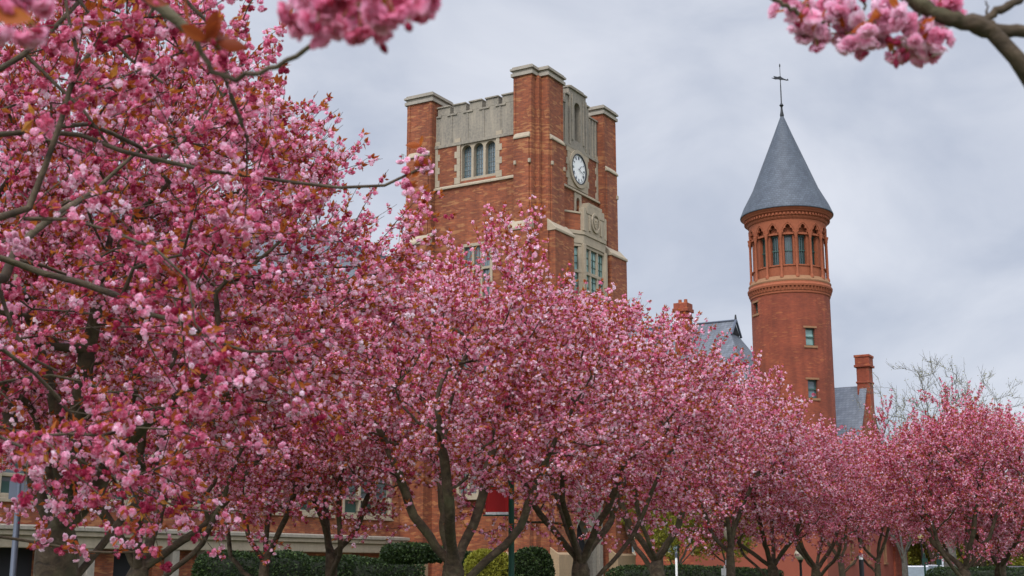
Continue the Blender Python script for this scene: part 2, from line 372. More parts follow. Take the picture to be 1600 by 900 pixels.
# ------------------------------------------------------------------ ground
def ground():
    m, N_, L_, b = mat('lawn')
    v = mapped(N_, L_); n = noise(N_, L_, 0.8, v, 8, 0.7)
    r = ramp(N_, [(0.3, (0.035, 0.055, 0.015)), (0.55, (0.06, 0.095, 0.025)), (0.75, (0.10, 0.12, 0.045))]); L_.new(n.outputs['Fac'], r.inputs[0])
    n3 = noise(N_, L_, 60, v, 2); r3 = ramp(N_, [(0.66, (0, 0, 0)), (0.70, (1, 1, 1))]); L_.new(n3.outputs['Fac'], r3.inputs[0])
    c = mixc(N_, L_, r.outputs[0], (0.75, 0.38, 0.48), r3.outputs[0])     # fallen petals
    L_.new(c, b.inputs['Base Color']); b.inputs['Roughness'].default_value = 0.95
    s = 900
    npmesh('ground', [(-s, -s, 0), (s, -s, 0), (s, s, 0), (-s, s, 0)], [(0, 1, 2, 3)], m)['kind'] = 'structure'
    pv = plain('concrete_paving', (0.36, 0.34, 0.31), 0.9, scale=2); asp = plain('asphalt', (0.055, 0.055, 0.058), 0.9, scale=4)
    wl = plain('road_paint', (0.7, 0.7, 0.68), 0.7)
    # path in front of the halls, and the car park at the right
    t = thing('path', None, None); C.objects.unlink(t); bpy.data.objects.remove(t)
    p = MB(); a = Vector((-22, 33, 0)); d = AX; e = AY
    for k in range(44):
        q = a + d * (k * 2.0)
        c0 = q; c1 = q + d * 1.985; c2 = c1 + e * 2.4; c3 = c0 + e * 2.4
        p.add([(x.x, x.y, z) for z in (0.0, 0.06) for x in (c0, c1, c2, c3)], [(0, 3, 2, 1), (4, 5, 6, 7), (0, 1, 5, 4), (1, 2, 6, 5), (2, 3, 7, 6), (3, 0, 4, 7)])
    tag(p.build('path', pv), kind='structure')
    npmesh('car_park', [(22, 86, .004), (75, 70, .004), (90, 110, .004), (34, 118, .004)], [(0, 1, 2, 3)], asp)['kind'] = 'structure'
    p = MB()
    for k in range(12):
        q = Vector((25 + k * 2.9, 90 - k * 0.85, 0)); 
        p.add([(q.x, q.y, .008), (q.x + .1, q.y, .008), (q.x + 1.4, q.y + 5, .008), (q.x + 1.3, q.y + 5, .008)], [(0, 1, 2, 3)])
    tag(p.build('bay_lines', wl), kind='structure')
ground()

# ------------------------------------------------------------------ window helper (local coords, facade plane d along axis)
def window(parent, axis, d, a0, a1, z0, z1, stone, glassm, cols=2, rows=3, fw=0.12, sill=True, bars='lead', bt=0.025, mull=1, transom=None, depth=0.22):
    """stone frame > pane > glazing bars ; facade outer face at d, facing the negative axis direction"""
    def P(m, p0, p1, z0, z1, e0, e1):
        if axis == 'y': m.box(p0, p1, e0, e1, z0, z1)
        else: m.box(e0, e1, p0, p1, z0, z1)
    fr = MB(); o = -0.03
    P(fr, a0, a0 + fw, z0, z1, d + o, d + depth); P(fr, a1 - fw, a1, z0, z1, d + o, d + depth)
    P(fr, a0 + fw, a1 - fw, z1 - fw, z1, d + o, d + depth); P(fr, a0 + fw, a1 - fw, z0, z0 + fw, d + o, d + depth)
    if sill: P(fr, a0 - 0.08, a1 + 0.08, z0 - 0.14, z0 - 0.002, d - 0.1, d + depth)
    ia0, ia1, iz0, iz1 = a0 + fw, a1 - fw, z0 + fw, z1 - fw
    W = (ia1 - ia0) / mull
    for k in range(1, mull):
        c = ia0 + W * k; P(fr, c - 0.06, c + 0.06, iz0, iz1, d + 0.01, d + depth)
    if transom: P(fr, ia0, ia1, transom - 0.06, transom + 0.06, d + 0.013, d + depth - 0.003)
    w_ = fr.build('window', stone, parent, bevel=0.012)
    g = MB(); P(g, ia0, ia1, iz0, iz1, d + depth - 0.06, d + depth - 0.03); gp = g.build('pane', glassm, w_)
    b_ = MB()
    for m_ in range(mull):
        l = ia0 + W * m_
        for i in range(1, cols):
            c = l + W * i / cols; P(b_, c - bt / 2, c + bt / 2, iz0, iz1, d + depth - 0.085, d + depth - 0.062)
    for j in range(1, rows):
        c = iz0 + (iz1 - iz0) * j / rows; P(b_, ia0, ia1, c - bt / 2, c + bt / 2, d + depth - 0.09, d + depth - 0.065)
    if b_.v: b_.build('glazing_bar', M[bars], w_)
    return w_

# ------------------------------------------------------------------ clock tower
def arch_pts(cx, z0, zs, hw, n=8, pointed=False, ztop=None):
    """closed outline of an arched opening: jambs from z0 to springing zs"""
    pts = [(cx - hw, z0), (cx - hw, zs)]
    for k in range(1, n):
        a = math.pi - math.pi * k / n
        h = math.sin(a) * hw * (1.25 if pointed else 1.0)
        if pointed: h = hw * 1.3 * (1 - abs(math.cos(a)) ** 1.6)
        pts.append((cx + math.cos(a) * hw, zs + h))
    pts += [(cx + hw, zs), (cx + hw, z0)]
    return pts
def arch_plate(mb, axis, d0, d1, a0, a1, z0, z1, cx, zb, zs, hw, n=10, pointed=False):
    """rectangular plate with an arched opening cut out (opening starts at zb>=z0)"""
    pts = arch_pts(cx, zb, zs, hw, n, pointed)[1:-1]
    def P(a, z, d): return (a, d, z) if axis == 'y' else (d, a, z)
    def quad(p, q, r, s_):
        for d in (d0, d1): mb.add([P(*p, d), P(*q, d), P(*r, d), P(*s_, d)], [(0, 1, 2, 3)])
    quad((a0, z0), (cx - hw, z0), (cx - hw, z1), (a0, z1)); quad((cx + hw, z0), (a1, z0), (a1, z1), (cx + hw, z1))
    if zb > z0: quad((cx - hw, z0), (cx + hw, z0), (cx + hw, zb), (cx - hw, zb))
    for i in range(len(pts) - 1):
        p, q = pts[i], pts[i + 1]
        if abs(p[0] - q[0]) > 1e-6: quad(p, q, (q[0], z1), (p[0], z1))
    ring = [(cx - hw, zb)] + pts + [(cx + hw, zb)]
    for i in range(len(ring) - 1):
        p, q = ring[i], ring[i + 1]; mb.add([P(*p, d0), P(*q, d0), P(*q, d1), P(*p, d1)], [(0, 1, 2, 3)])
    for (p, q) in (((a0, z0), (a0, z1)), ((a1, z0), (a1, z1)), ((a0, z1), (a1, z1)), ((a0, z0), (a1, z0))):
        mb.add([P(*p, d0), P(*q, d0), P(*q, d1), P(*p, d1)], [(0, 1, 2, 3)])

def clock_tower():
    c0 = Vector((1.43, 60, 0))
    t = thing('clock_tower', 'tall square orange brick clock tower with battlemented stone top and a white clock', 'tower', c0, ROT)
    D = 0.35                                       # wall plane behind the buttresses
    S = 8.1; X1 = 8.45
    b = MB()
    # left (x = D) and right (y = D) walls with the window and clock openings; back walls
    b.wall('x', D, D + 0.5, 1.6, 6.4, 0, 22.4, [(2.78, 4.86, 20.36, 22.4), (2.95, 4.75, 14.2, 17.1)])
    b.wall('y', D, D + 0.5, 2.2, 6.6, 0, 22.4, [(2.5, 5.9, 0, 3.8), (3.35, 5.25, 20.3, 22.3), (3.98, 4.42, 19.1, 19.9), (2.5, 5.9, 6.2, 17.7)])
    b.box(1.6, X1 - .35, S - .9, S - .35, 0, 22.4); b.box(X1 - .9, X1 - .36, 1.6, S - .95, 0, 22.4)
    # corner piers: core, plus buttresses with the re-entrant corner
    def pier(x0, x1, y0, y1, top):
        b.box(x0, x1, y0, y1, 0, top)
    pier(D, 2.2, D, 1.6, 25.08); pier(6.62, X1 - D, D, 1.6, 24.95); pier(D, 1.9, 6.35, S - D, 24.75); pier(6.62, X1 - D, 6.35, S - D, 24.75)
    T = 25.08
    b.box(0, D + .01, 0.55, 1.58, 0, T); b.box(0.62, 2.18, 0, D + .01, 0, T)                       # near corner buttresses
    b.box(-.01 + .01, D + .01, 6.37, S - 0.2, 0, 24.75); b.box(6.64, 8.1, 0, D + .01, 0, 24.95)
    b.box(X1 - D - .01, X1, 0.5, 1.58, 0, 24.95); b.box(0.5, 1.88, S - D - .01, S, 0, 24.75)
    # middle stage, one step thicker
    Z2 = 21.85
    b.box(-.10, .01, 0.68, 1.46, 0, Z2); b.box(0.78, 2.05, -.10, .01, 0, Z2); b.box(6.78, 7.98, -.10, .01, 0, Z2); b.box(-.10, .01, 6.5, 7.7, 0, Z2)
    Z3 = 17.22
    b.box(-.42, -.09, 0.5, 1.66, 0, Z3); b.box(0.5, 2.4, -.42, -.09, 0, Z3); b.box(6.5, 8.3, -.42, -.09, 0, Z3); b.box(-.42, -.09, 6.3, 8.0, 0, Z3)
    b.box(-.09, D, 0.36, 1.66, 0, Z3); b.box(0.36, 2.4, -.09, D, 0, Z3); b.box(6.5, 8.5, -.09, D, 0, Z3); b.box(-.09, D, 6.3, 8.05, 0, Z3)
    b.box(X1 - .01, X1 + .42, 0.2, 1.66, 0, Z3)
    b.build('brick_wall', M['brick'], t)
    # raised brick header columns at the pier corners
    # limestone weatherings and caps
    s = MB()
    for (x0, x1, y0, y1, side) in ((-.16, .0, .62, 1.52, '-x'), (.72, 2.11, -.16, .0, '-y'), (6.72, 8.04, -.16, .0, '-y'), (-.16, .0, 6.44, 7.76, '-x')):
        s.wedge(x0, x1, y0, y1, Z2, Z2 + .32, side, .24)
    for (x0, x1, y0, y1, side) in ((-.47, -.005, .45, 1.71, '-x'), (.45, 2.45, -.47, -.005, '-y'), (6.45, 8.35, -.47, -.005, '-y'), (-.47, -.005, 6.25, 8.05, '-x')):
        s.wedge(x0, x1, y0, y1, Z3, Z3 + .62, side, .50)
    s.wedge(X1 + .0, X1 + .47, .15, 1.7, Z3, Z3 + .62, '+x', .5)
    for (x, y) in ((-.13, 1.42), (-.13, .62), (2.0, -.13), (.8, -.13), (7.9, -.13)):
        s.box(x - .06, x + .06, y - .06, y + .06, 20.55, 20.75)
    s.each('weathering', M['stone_clean'], t, bevel=0.015)
    def cap(pts, z):
        for (e, za, zb, m_) in ((.10, z, z + .16, 'stone'), (.03, z + .16, z + .30, 'stone_pale'), (.13, z + .30, z + .40, 'stone_pale'), (.05, z + .40, z + .50, 'stone')):
            k = MB()
            for (x0, x1, y0, y1) in pts: k.box(x0 - e, x1 + e, y0 - e, y1 + e, za, zb - 0.003)
            yield k, m_
    for pts, z in ((((0, 1.9, .55, 1.58), (.62, 2.18, 0, 1.5)), 25.08), (((6.64, 8.1, 0, 1.5), (6.7, X1, .5, 1.58)), 24.95), (((0, 1.8, 6.37, S - .2), (.5, 1.88, 6.5, S)), 24.75), (((6.64, X1, 6.4, S - .2),), 24.75)):
        pr = None
        q = MB()
        for k, m_ in cap(pts, z):
            # nested boxes per pier overlap: offset their tops slightly so none share a plane
            q.add(k.v, k.f)
        vs = q.v; fs = q.f
        out = MB()
        for i in range(0, len(vs), 8):
            dz = 0.004 * ((i // 8) % 2)
            out.add([(x, y, zz + dz) for x, y, zz in vs[i:i + 8]], [(0, 3, 2, 1), (4, 5, 6, 7), (0, 1, 5, 4), (1, 2, 6, 5), (2, 3, 7, 6), (3, 0, 4, 7)])
        out.build('pier_cap', M['stone_pale'], t)
    # battlemented parapets ------------------------------------------------
    p = MB()
    zb, zt = 22.42, 24.2
    p.box(D + .02, D + .45, 1.6, 6.37, zb, 24.0)
    p.box(D - .06, D + .5, 1.59, 6.38, zb - .16, zb)              # string course
    n = 5; W = (6.37 - 1.6) / n
    for k in range(n):
        a = 1.6 + W * k; g = .11
        p.box(D + .02, D + .45, a + g, a + W - g, 24.002, 24.4)
        p.box(D - .05, D + .52, a + g - .02, a + W - g + .02, 24.4, 24.48)
        p.box(D - .012, D + .02, a + .0 - .05 + (.06 if k == 0 else 0), a + .07, zb + .004, 23.95)       # slim pilasters between panels
        p.box(D - .04, D + .03, a + W - g - .22, a + W + g + .14 if k < n - 1 else a + W - .05, 23.9, 23.998)
    p.build('stone_parapet', M['stone'], t, bevel=0.01)
    p = MB(); cx = 4.35
    arch_plate(p, 'y', D - .02, D + .4, cx - .95, cx + .95, zb, 25.45, cx, 22.8, 24.55, .34)
    for sx in (-1, 1):
        a, b2 = cx + sx * .952, cx + sx * 1.3
        p.box(min(a, b2), max(a, b2), D, D + .4, zb, 25.0); p.box(min(a, b2) - .0, max(a, b2) + .02, D - .08, D + .45, 25.002, 25.1)
        a, b2 = cx + sx * 1.302, (2.2 if sx < 0 else 6.62)
        p.box(min(a, b2), max(a, b2), D + .02, D + .4, zb, 24.5); p.box(min(a, b2), max(a, b2), D - .05, D + .45, 24.502, 24.6)
        for k in range(3): 
            c = cx + sx * (1.36 + .33 * k); p.box(c - .03, c + .03, D - .04, D + .03, zb + .004, 24.45)
        c = cx + sx * .62; p.box(c - .05, c + .05, D - .08, D - .018, zb + .3, 25.2); c = cx + sx * .9; p.box(c - .05, c + .05, D - .08, D - .018, zb + .004, 25.2)
    p.box(cx - 1.0, cx + 1.0, D - .1, D + .45, 25.453, 25.56); p.box(cx - .7, cx + .7, D - .04, D + .4, 25.562, 25.66)
    p.box(cx - .95, cx + .95, D + .3, D + .38, zb + .01, 25.4)
    p.box(2.2, 6.62, D - .06, D + .5, zb - .16, zb - .002)
    p.build('clock_gable', M['stone'], t, bevel=0.01)
    b = MB(); b.box(2.3, 7.3, 6.9, 7.2, 22.4, 24.3); b.box(7.6, 7.9, 1.6, 6.4, 22.4, 24.3); b.box(D + .5, 7.6, D + .5, 6.9, 22.2, 22.45); b.build('roof_deck', M['stone'], t)
    # string course under the belfry stage, both faces
    s = MB(); s.wedge(D - .12, D, 1.66, 6.37, 20.06, 20.24, '-x', .1); s.wedge(2.2, 6.62, D - .12, D, 20.06, 20.24, '-y', .1); s.each('string_course', M['stone_clean'], t)
    # triple lancet window on the left face
    fr = MB(); a0, a1 = 2.78, 4.86; n = 3; W = (a1 - a0) / n
    for k in range(n):
        arch_plate(fr, 'x', D + .04, D + .3, a0 + W * k, a0 + W * (k + 1), 20.36, 22.4, a0 + W * (k + .5), 20.5, 21.93, W / 2 - .065)
    wn = fr.build('window', M['stone_clean'], t)
    g = MB(); g.box(D + .32, D + .34, a0, a1, 20.4, 22.4); g.build('pane', M['glass'], wn)
    g = MB()
    for k in range(n):
        for q in range(1, 4): c = a0 + W * k + .1 + (W - .2) * q / 4; g.box(D + .285, D + .315, c - .012, c + .012, 20.5, 22.2)
        for q in range(1, 7): z = 20.5 + q * .24; g.box(D + .29, D + .312, a0 + W * k + .1, a0 + W * (k + 1) - .1, z - .01, z + .01)
    g.build('glazing_bar', M['lead'], wn)
    q = MB()
    random.seed(3)
    for z in np.arange(20.25, 22.3, .34):                                         # toothed quoins beside the openings
        w1 = .34 if int(z / .34) % 2 else .2
        q.box(D - .025, D + .03, 4.862, 4.862 + w1, z, z + .338); q.box(D - .025, D + .03, 2.778 - w1, 2.778, z, z + .338)
        q.box(D - .025, D + .03, 6.36 - w1 * .8, 6.36, z, z + .338); q.box(D - .025, D + .03, 1.605, 1.605 + w1 * .5, z, z + .338)
        q.box(2.21, 2.21 + w1 * .3, D - .025, D + .03, z, z + .338); q.box(6.615 - w1 * .9, 6.615, D - .025, D + .03, z, z + .338)
    q.build('quoins', M['stone_clean'], t, bevel=0.006)
    # clock: stone panel, ring, dial, hands
    q = MB(); cz = 21.32; cx = 4.3
    for k, z in enumerate(np.arange(20.25, 22.38, .355)):
        w1 = 1.22 if k % 2 else 1.1
        q.box(cx - w1, cx + w1, D - .05, D + .03, z, z + .352)
    pan = q.build('clock_surround', M['stone_clean'], t, bevel=0.006)
    def disc(r0, r1, y0, y1, n=48):
        m = MB(); vs = []; fs = []
        for k in range(n):
            a = 2 * math.pi * k / n
            for r in (r0, r1):
                for y in (y0, y1): vs.append((cx + r * math.cos(a), y, cz + r * math.sin(a)))
        for k in range(n):
            i = 4 * k; j = 4 * ((k + 1) % n)
            fs += [(i, j, j + 2, i + 2), (i + 1, i + 3, j + 3, j + 1), (i + 2, j + 2, j + 3, i + 3), (i, i + 1, j + 1, j)]
        m.add(vs, fs); return m
    disc(.80, .98, D - .13, D - .045).build('clock_ring', M['stone_clean'], pan, smooth=.6)
    ck = disc(.0, .80, D - .08, D - .06).build('clock_face', M['white'], t)
    disc(.745, .795, D - .14, D - .082).build('bezel', M['black'], ck, smooth=.6)
    h = MB()
    roman = ['XII', 'I', 'II', 'III', 'IIII', 'V', 'VI', 'VII', 'VIII', 'IX', 'X', 'XI']
    def stroke(x0, z0, x1, z1, wd, y0=D - .098):
        v = Vector((x1 - x0, 0, z1 - z0)); nn = Vector((v.z, 0, -v.x)).normalized() * wd / 2
        P = [Vector((x0, 0, z0)) + nn, Vector((x0, 0, z0)) - nn, Vector((x1, 0, z1)) - nn, Vector((x1, 0, z1)) + nn]
        h.add([(a.x, y, a.z) for y in (y0, y0 + .012) for a in P], [(0, 1, 2, 3), (4, 5, 6, 7), (0, 1, 5, 4), (1, 2, 6, 5), (2, 3, 7, 6), (3, 0, 4, 7)])
    for k, s_ in enumerate(roman):
        a = R(90 - 30 * k); er = Vector((math.cos(a), math.sin(a))); et = Vector((math.sin(a), -math.cos(a)))
        wd = {'I': .035, 'V': .075, 'X': .08}; tot = sum(wd[c] for c in s_); u = -tot / 2
        for c in s_:
            def pt(du, dr): q_ = er * (.57 + dr) + et * (u + du); return cx + q_.x, cz + q_.y
            if c == 'I': stroke(*pt(.017, -.07), *pt(.017, .07), .018)
            if c == 'V': stroke(*pt(.005, .07), *pt(.037, -.07), .02); stroke(*pt(.07, .07), *pt(.037, -.07), .01)
            if c == 'X': stroke(*pt(.005, .07), *pt(.075, -.07), .02); stroke(*pt(.075, .07), *pt(.005, -.07), .01)
            u += wd[c]
    for k in range(60):
        a = R(6 * k); stroke(cx + .665 * math.cos(a), cz + .665 * math.sin(a), cx + .70 * math.cos(a), cz + .70 * math.sin(a), .012)
    h.build('numerals', M['grey_metal'], ck)
    h = MB()
    stroke(cx - .05, cz + .02, cx + .50, cz - .17, .022, D - .115); h.build('minute_hand', M['grey_metal'], ck)
    h = MB(); stroke(cx - .04, cz - .04, cx + .27, cz + .22, .034, D - .13); h.build('hour_hand', M['grey_metal'], ck)
    # little niche under the clock
    q = MB(); arch_plate(q, 'y', D - .06, D + .3, 3.9, 4.62, 18.95, 20.04, 4.26, 19.0, 19.62, .2); nb = q.build('niche', M['stone_clean'], t)
    q = MB(); q.box(3.95, 4.56, D + .22, D + .28, 18.96, 20.0); q.build('niche_back', M['stone'], nb)
    # canted bay (oriel) with crest and two tiers of lights ----------------
    A = (2.42, D + .02); B = (3.62, -.30); Cc = (5.95, -.30); Dd = (6.5, D + .02)
    def ring(off, z0, z1, m):
        a = (A[0] - off, A[1]); b_ = (B[0] - off * .5, B[1] - off); c_ = (Cc[0] + off * .5, Cc[1] - off); d_ = (Dd[0] + off, Dd[1])
        m.extr([a, b_, c_, d_], 'z', z0, z1)
    bay = MB(); ring(.0, 17.85, 18.72, bay); ring(-.04, 11.9, 12.8, bay); ring(-.04, 6.2, 8.4, bay); pb = bay.build('bay_parapet', M['brick'], t)
    q = MB(); ring(.10, 17.66, 17.85, q); ring(.05, 17.2, 17.66, q); ring(.05, 18.722, 18.82, q); ring(.08, 12.8, 12.95, q); ring(.06, 8.4, 8.6, q); ring(.08, 6.0, 6.2, q); ring(.02, 4.9, 6.0, q)
    # pilasters of the bay at its corners, and the crest panel
    def post(x, y, wd, z0, z1): q.box(x - wd, x + wd, y - wd, y + wd, z0, z1)
    for (x, y) in (A, B, Cc, Dd): post(x + (.02 if x < 3 else 0), y, .11, 8.6, 17.2)
    post(B[0], B[1] + .02, .14, 17.86, 19.05); post(Cc[0], Cc[1], .10, 17.86, 19.0); post(A[0] + .05, A[1] - .05, .09, 17.86, 18.95)
    # dropping side pieces of the cornice
    q.box(B[0] + .25, Cc[0] - .15, B[1] - .1, B[1] + .3, 18.823, 19.25); q.box(B[0] + .45, Cc[0] - .4, B[1] - .1, B[1] + .3, 19.25, 19.42)
    q.box(B[0] + .15, Cc[0] - .1, B[1] - .07, B[1] + .05, 17.86, 18.82)
    ax = Vector((B[0] - A[0], B[1] - A[1], 0)); 
    def cant(u0, u1, z0, z1, off, th):
        nrm = Vector((ax.y, -ax.x, 0)).normalized()
        P = [Vector((A[0], A[1], 0)) + ax * u + nrm * o_ for u, o_ in ((u0, off), (u1, off), (u1, off - th), (u0, off - th))]
        return [(p_.x, p_.y) for p_ in P], z0, z1
    for zz in ((8.6, 8.75), (11.8, 11.95), (12.95, 13.1), (14.5, 14.66), (15.72, 15.88), (17.05, 17.2)):
        pl, z0, z1 = cant(.05, .95, *zz, .02, .2); q.extr(pl, 'z', z0, z1); q.box(B[0], Cc[0], B[1] - .0, B[1] + .2, zz[0], zz[1])
    for u in (.12, .88):
        pl, z0, z1 = cant(u - .1, u + .1, 8.75, 17.05, .0, .16); q.extr(pl, 'z', z0, z1)
    for xm in (B[0] + .78, B[0] + 1.56): q.box(xm - .07, xm + .07, B[1] + .01, B[1] + .18, 8.75, 17.05)
    q.build('bay_window', M['stone_clean'], t, bevel=0.01)
    g = MB(); pl, z0, z1 = cant(.1, .9, 8.7, 17.1, -.12, .03); g.extr(pl, 'z', z0, z1); g.box(B[0] + .05, Cc[0] - .05, B[1] + .12, B[1] + .15, 8.7, 17.1); g.build('pane', M['glass_green'], pb)
    g = MB()
    for z in np.arange(9.0, 17.1, .38):
        pl, z0, z1 = cant(.1, .9, z, z + .03, -.09, .03); g.extr(pl, 'z', z0, z1); g.box(B[0] + .08, Cc[0] - .08, B[1] + .09, B[1] + .12, z, z + .03)
    for u in (.37, .63): pl, z0, z1 = cant(u - .015, u + .015, 8.8, 17.05, -.085, .03); g.extr(pl, 'z', z0, z1)
    for xm in (.39, 1.17, 1.95): g.box(B[0] + xm - .015, B[0] + xm + .015, B[1] + .085, B[1] + .118, 8.8, 17.05)
    g.build('glazing_bar', M['green_frame'], pb)
    # crest: shield in a ring with a raised emblem
    q = MB(); ccx = (B[0] + Cc[0]) / 2; yy = B[1] - .11; cz2 = 18.5
    vs = []; fs = []; n = 28
    for k in range(n):
        a = 2 * math.pi * k / n
        for r in (.34, .46):
            for y in (yy - .04, yy + .08): vs.append((ccx + r * math.cos(a), y, cz2 + r * 1.12 * math.sin(a)))
    for k in range(n):
        i = 4 * k; j = 4 * ((k + 1) % n); fs += [(i, j, j + 2, i + 2), (i + 1, i + 3, j + 3, j + 1), (i + 2, j + 2, j + 3, i + 3), (i, i + 1, j + 1, j)]
    q.add(vs, fs)
    q.extr([(ccx - .22, cz2 + .24), (ccx + .22, cz2 + .24), (ccx + .22, cz2), (ccx + .12, cz2 - .2), (ccx, cz2 - .3), (ccx - .12, cz2 - .2), (ccx - .22, cz2)], 'y', yy - .03, yy + .08)
    q.box(ccx - .10, ccx + .10, yy - .07, yy - .028, cz2 + .08, cz2 + .14); q.box(ccx - .10, ccx + .10, yy - .07, yy - .028, cz2 - .05, cz2 + .01); q.box(ccx - .03, ccx + .03, yy - .065, yy - .026, cz2 - .16, cz2 + .2)
    for sx in (-1, 1): q.box(ccx + sx * .62 - .08, ccx + sx * .62 + .08, yy - .02, yy + .06, 17.95, 18.75)
    q.build('crest', M['stone_clean'], t, bevel=0.008)
    # lower window of the left face in a toothed frame
    window(t, 'x', D, 2.95, 4.75, 14.2, 17.1, M['stone_clean'], M['glass'], cols=2, rows=5, fw=.16, mull=3, transom=15.8)
    for zz in (9.2, 4.8): window(t, 'x', D - .27, 2.95, 4.75, zz, zz + 2.6, M['stone_clean'], M['glass'], cols=2, rows=5, fw=.16, mull=3)
    # doorway with pointed arch
    q = MB(); arch_plate(q, 'y', D - .12, D + .35, 2.5, 5.9, 0, 4.6, 4.2, 0.0, 2.5, 1.05, 16, True)
    for k in range(5): c = 3.0 + k * .6; q.box(c - .04, c + .04, D - .17, D - .118, 3.95, 4.5)
    for c in (2.56, 5.84): q.box(c - .18, c + .18, D - .3, D - .118, 0, 4.7)
    q.box(2.3, 6.1, D - .26, D + .02, 4.602, 4.8)
    dr = q.build('doorway', M['stone_pale'], t, bevel=0.01)
    g = MB(); g.box(3.1, 5.3, D + .25, D + .32, 0, 4.0); g.build('door', M['dark'], dr)
    # stone plinths at the foot of the buttresses
    q = MB()
    for (x0, x1, y0, y1, sd_) in ((-.55, -.05, .4, 1.76, '-x'), (.4, 2.5, -.55, -.05, '-y'), (6.4, 8.45, -.55, -.05, '-y'), (-.55, -.05, 6.2, 8.1, '-x')):
        q.wedge(x0, x1, y0, y1, 0, 2.5, sd_, .35)
    q.each('plinth', M['plinthstone'], t, bevel=0.02)
    # vertical brick ribs on the piers
    q = MB()
    for (x, y) in ((-.002, .62), (-.002, 1.5), (-.002, 6.46), (-.002, 7.75)): q.box(-.035, .02, y - .05, y + .05, 0, 24.8)
    for (x, y) in ((.7, 0), (2.08, 0), (6.72, 0), (8.0, 0)): q.box(x - .05, x + .05, -.035, .02, 0, 24.8)
    q.build('brick_ribs', M['brick'], t)
clock_tower()

# ------------------------------------------------------------------ long brick hall left of the tower
def brick_hall():
    t = thing('brick_hall', 'long orange brick hall with stone band and slate roof left of the clock tower', 'building', (1.43, 60, 0), ROT)
    Y0 = 7.6; X0 = -36.0; X1 = 0.3; Y1 = 20; EV = 13.4; RG = 18.6; YR = 13.8
    groups = [(-4.9, -1.15), (-10.2, -5.6), (-14.4, -11.0), (-18.6, -15.4), (-23.4, -19.6), (-28, -24.4), (-33, -29.2)]
    holes = []; wins = []
    for (a, b_) in groups:
        for z0, z1 in ((3.85, 6.1), (7.4, 9.7), (10.6, 12.6)):
            holes.append((a, b_, z0, z1)); wins.append((a, b_, z0, z1))
    base = [(-18.15, -16.25, 0, 2.24), (-13.5, -11.9, 0, 2.22), (-23.5, -21.5, 0, 2.24), (-7.5, -6, .6, 2.0)]
    b = MB(); b.wall('y', Y0, Y0 + .45, X0, X1, 0, EV, holes + base)
    b.box(X0, X0 + .45, Y0 + .45, Y1, 0, EV); b.box(X0, X1 + 7.5, Y1 - .45, Y1, 0, EV); b.box(X1, 7.9, 8.2, 8.6, 0, EV)
    b.extr([(Y0, EV), (Y1, EV), (YR, RG - .2)], 'x', X0, X0 + .4); b.extr([(8.2, EV), (Y1, EV), (YR, RG - .2)], 'x', 7.5, 7.9); b.box(7.5, 7.9, 8.6, Y1, 0, EV)
    b.build('brick_wall', M['brick'], t)
    for (a, b_, z0, z1) in wins:
        n = max(2, round((b_ - a) / 1.25))
        w_ = window(t, 'y', Y0, a, b_, z0, z1, M['stone_clean'], M['glass'], cols=1, rows=2, fw=.15, mull=n, bars='green_frame', bt=.05, depth=.3, transom=z0 + (z1 - z0) * .34)
        g = MB(); g.box(a + .15, b_ - .15, Y0 + .2, Y0 + .235, z0 + .15, z0 + .55); g.build('lower_sash', M['green_frame'], w_)
    s = MB(); xe = -.67
    s.box(X0, xe, Y0 - .5, Y0 - .002, 2.22, 2.62); s.box(X0, xe + .05, Y0 - .62, Y0 - .002, 2.622, 2.80); s.build('stone_band', M['stone_clean'], t, bevel=0.02)
    s = MB(); s.wedge(X0, xe + .1, Y0 - .7, Y0 - .002, 2.802, 3.0, '-y', .06); s.build('coping', M['stone_pale'], t, bevel=0.015)
    s = MB()
    for c in (-15.5, -13.8, -19.6, -11.6): s.box(c - .18, c + .18, Y0 - .45, Y0 - .003, 0, 2.218)
    s.each('pilaster', M['stone_pale'], t, bevel=0.015)
    s = MB()
    for (a, b_, z0, z1) in base: s.box(a, b_, Y0 + .3, Y0 + .4, z0, z1)
    s.each('basement_dark_panel', M['dark'], t)  # near-black panels stand in for the unlit space behind the openings
    s = MB()
    for k in range(7): s.box(-13.55, -11.95, Y0 - .3 + .03 * k, Y0 - .1 + .03 * k, 2.0 - .22 * k - .05, 2.0 - .22 * k)
    s.each('louvre', M['stone_pale'], t)
    s = MB(); s.box(X0 - .2, 8.2, Y0 - .45, Y0 - .25, EV - .25, EV); s.build('gutter', M['grey_metal'], t)
    r = MB(); th = .18
    for (ya, yb) in ((Y0 - .5, YR), (Y1 + .5, YR)):
        za = EV - .05
        r.extr([(ya, za), (yb, RG), (yb, RG + th), (ya, za + th)], 'x', X0 - .4, 8.3)
    rf = r.build('roof', M['slate'], t)
    r = MB(); r.box(X0 - .4, 8.3, YR - .12, YR + .12, RG + .1, RG + .28); r.build('ridge_capping', M['grey_metal'], rf)
    d = MB(); d.tube([(.1, Y0 - .12, 0), (.1, Y0 - .12, EV - .3)], .07, 10)
    for z in (3.4, 6, 9, 12): d.box(-.02, .22, Y0 - .22, Y0, z, z + .06)
    d.build('downpipe', M['grey_metal'], t)
brick_hall()

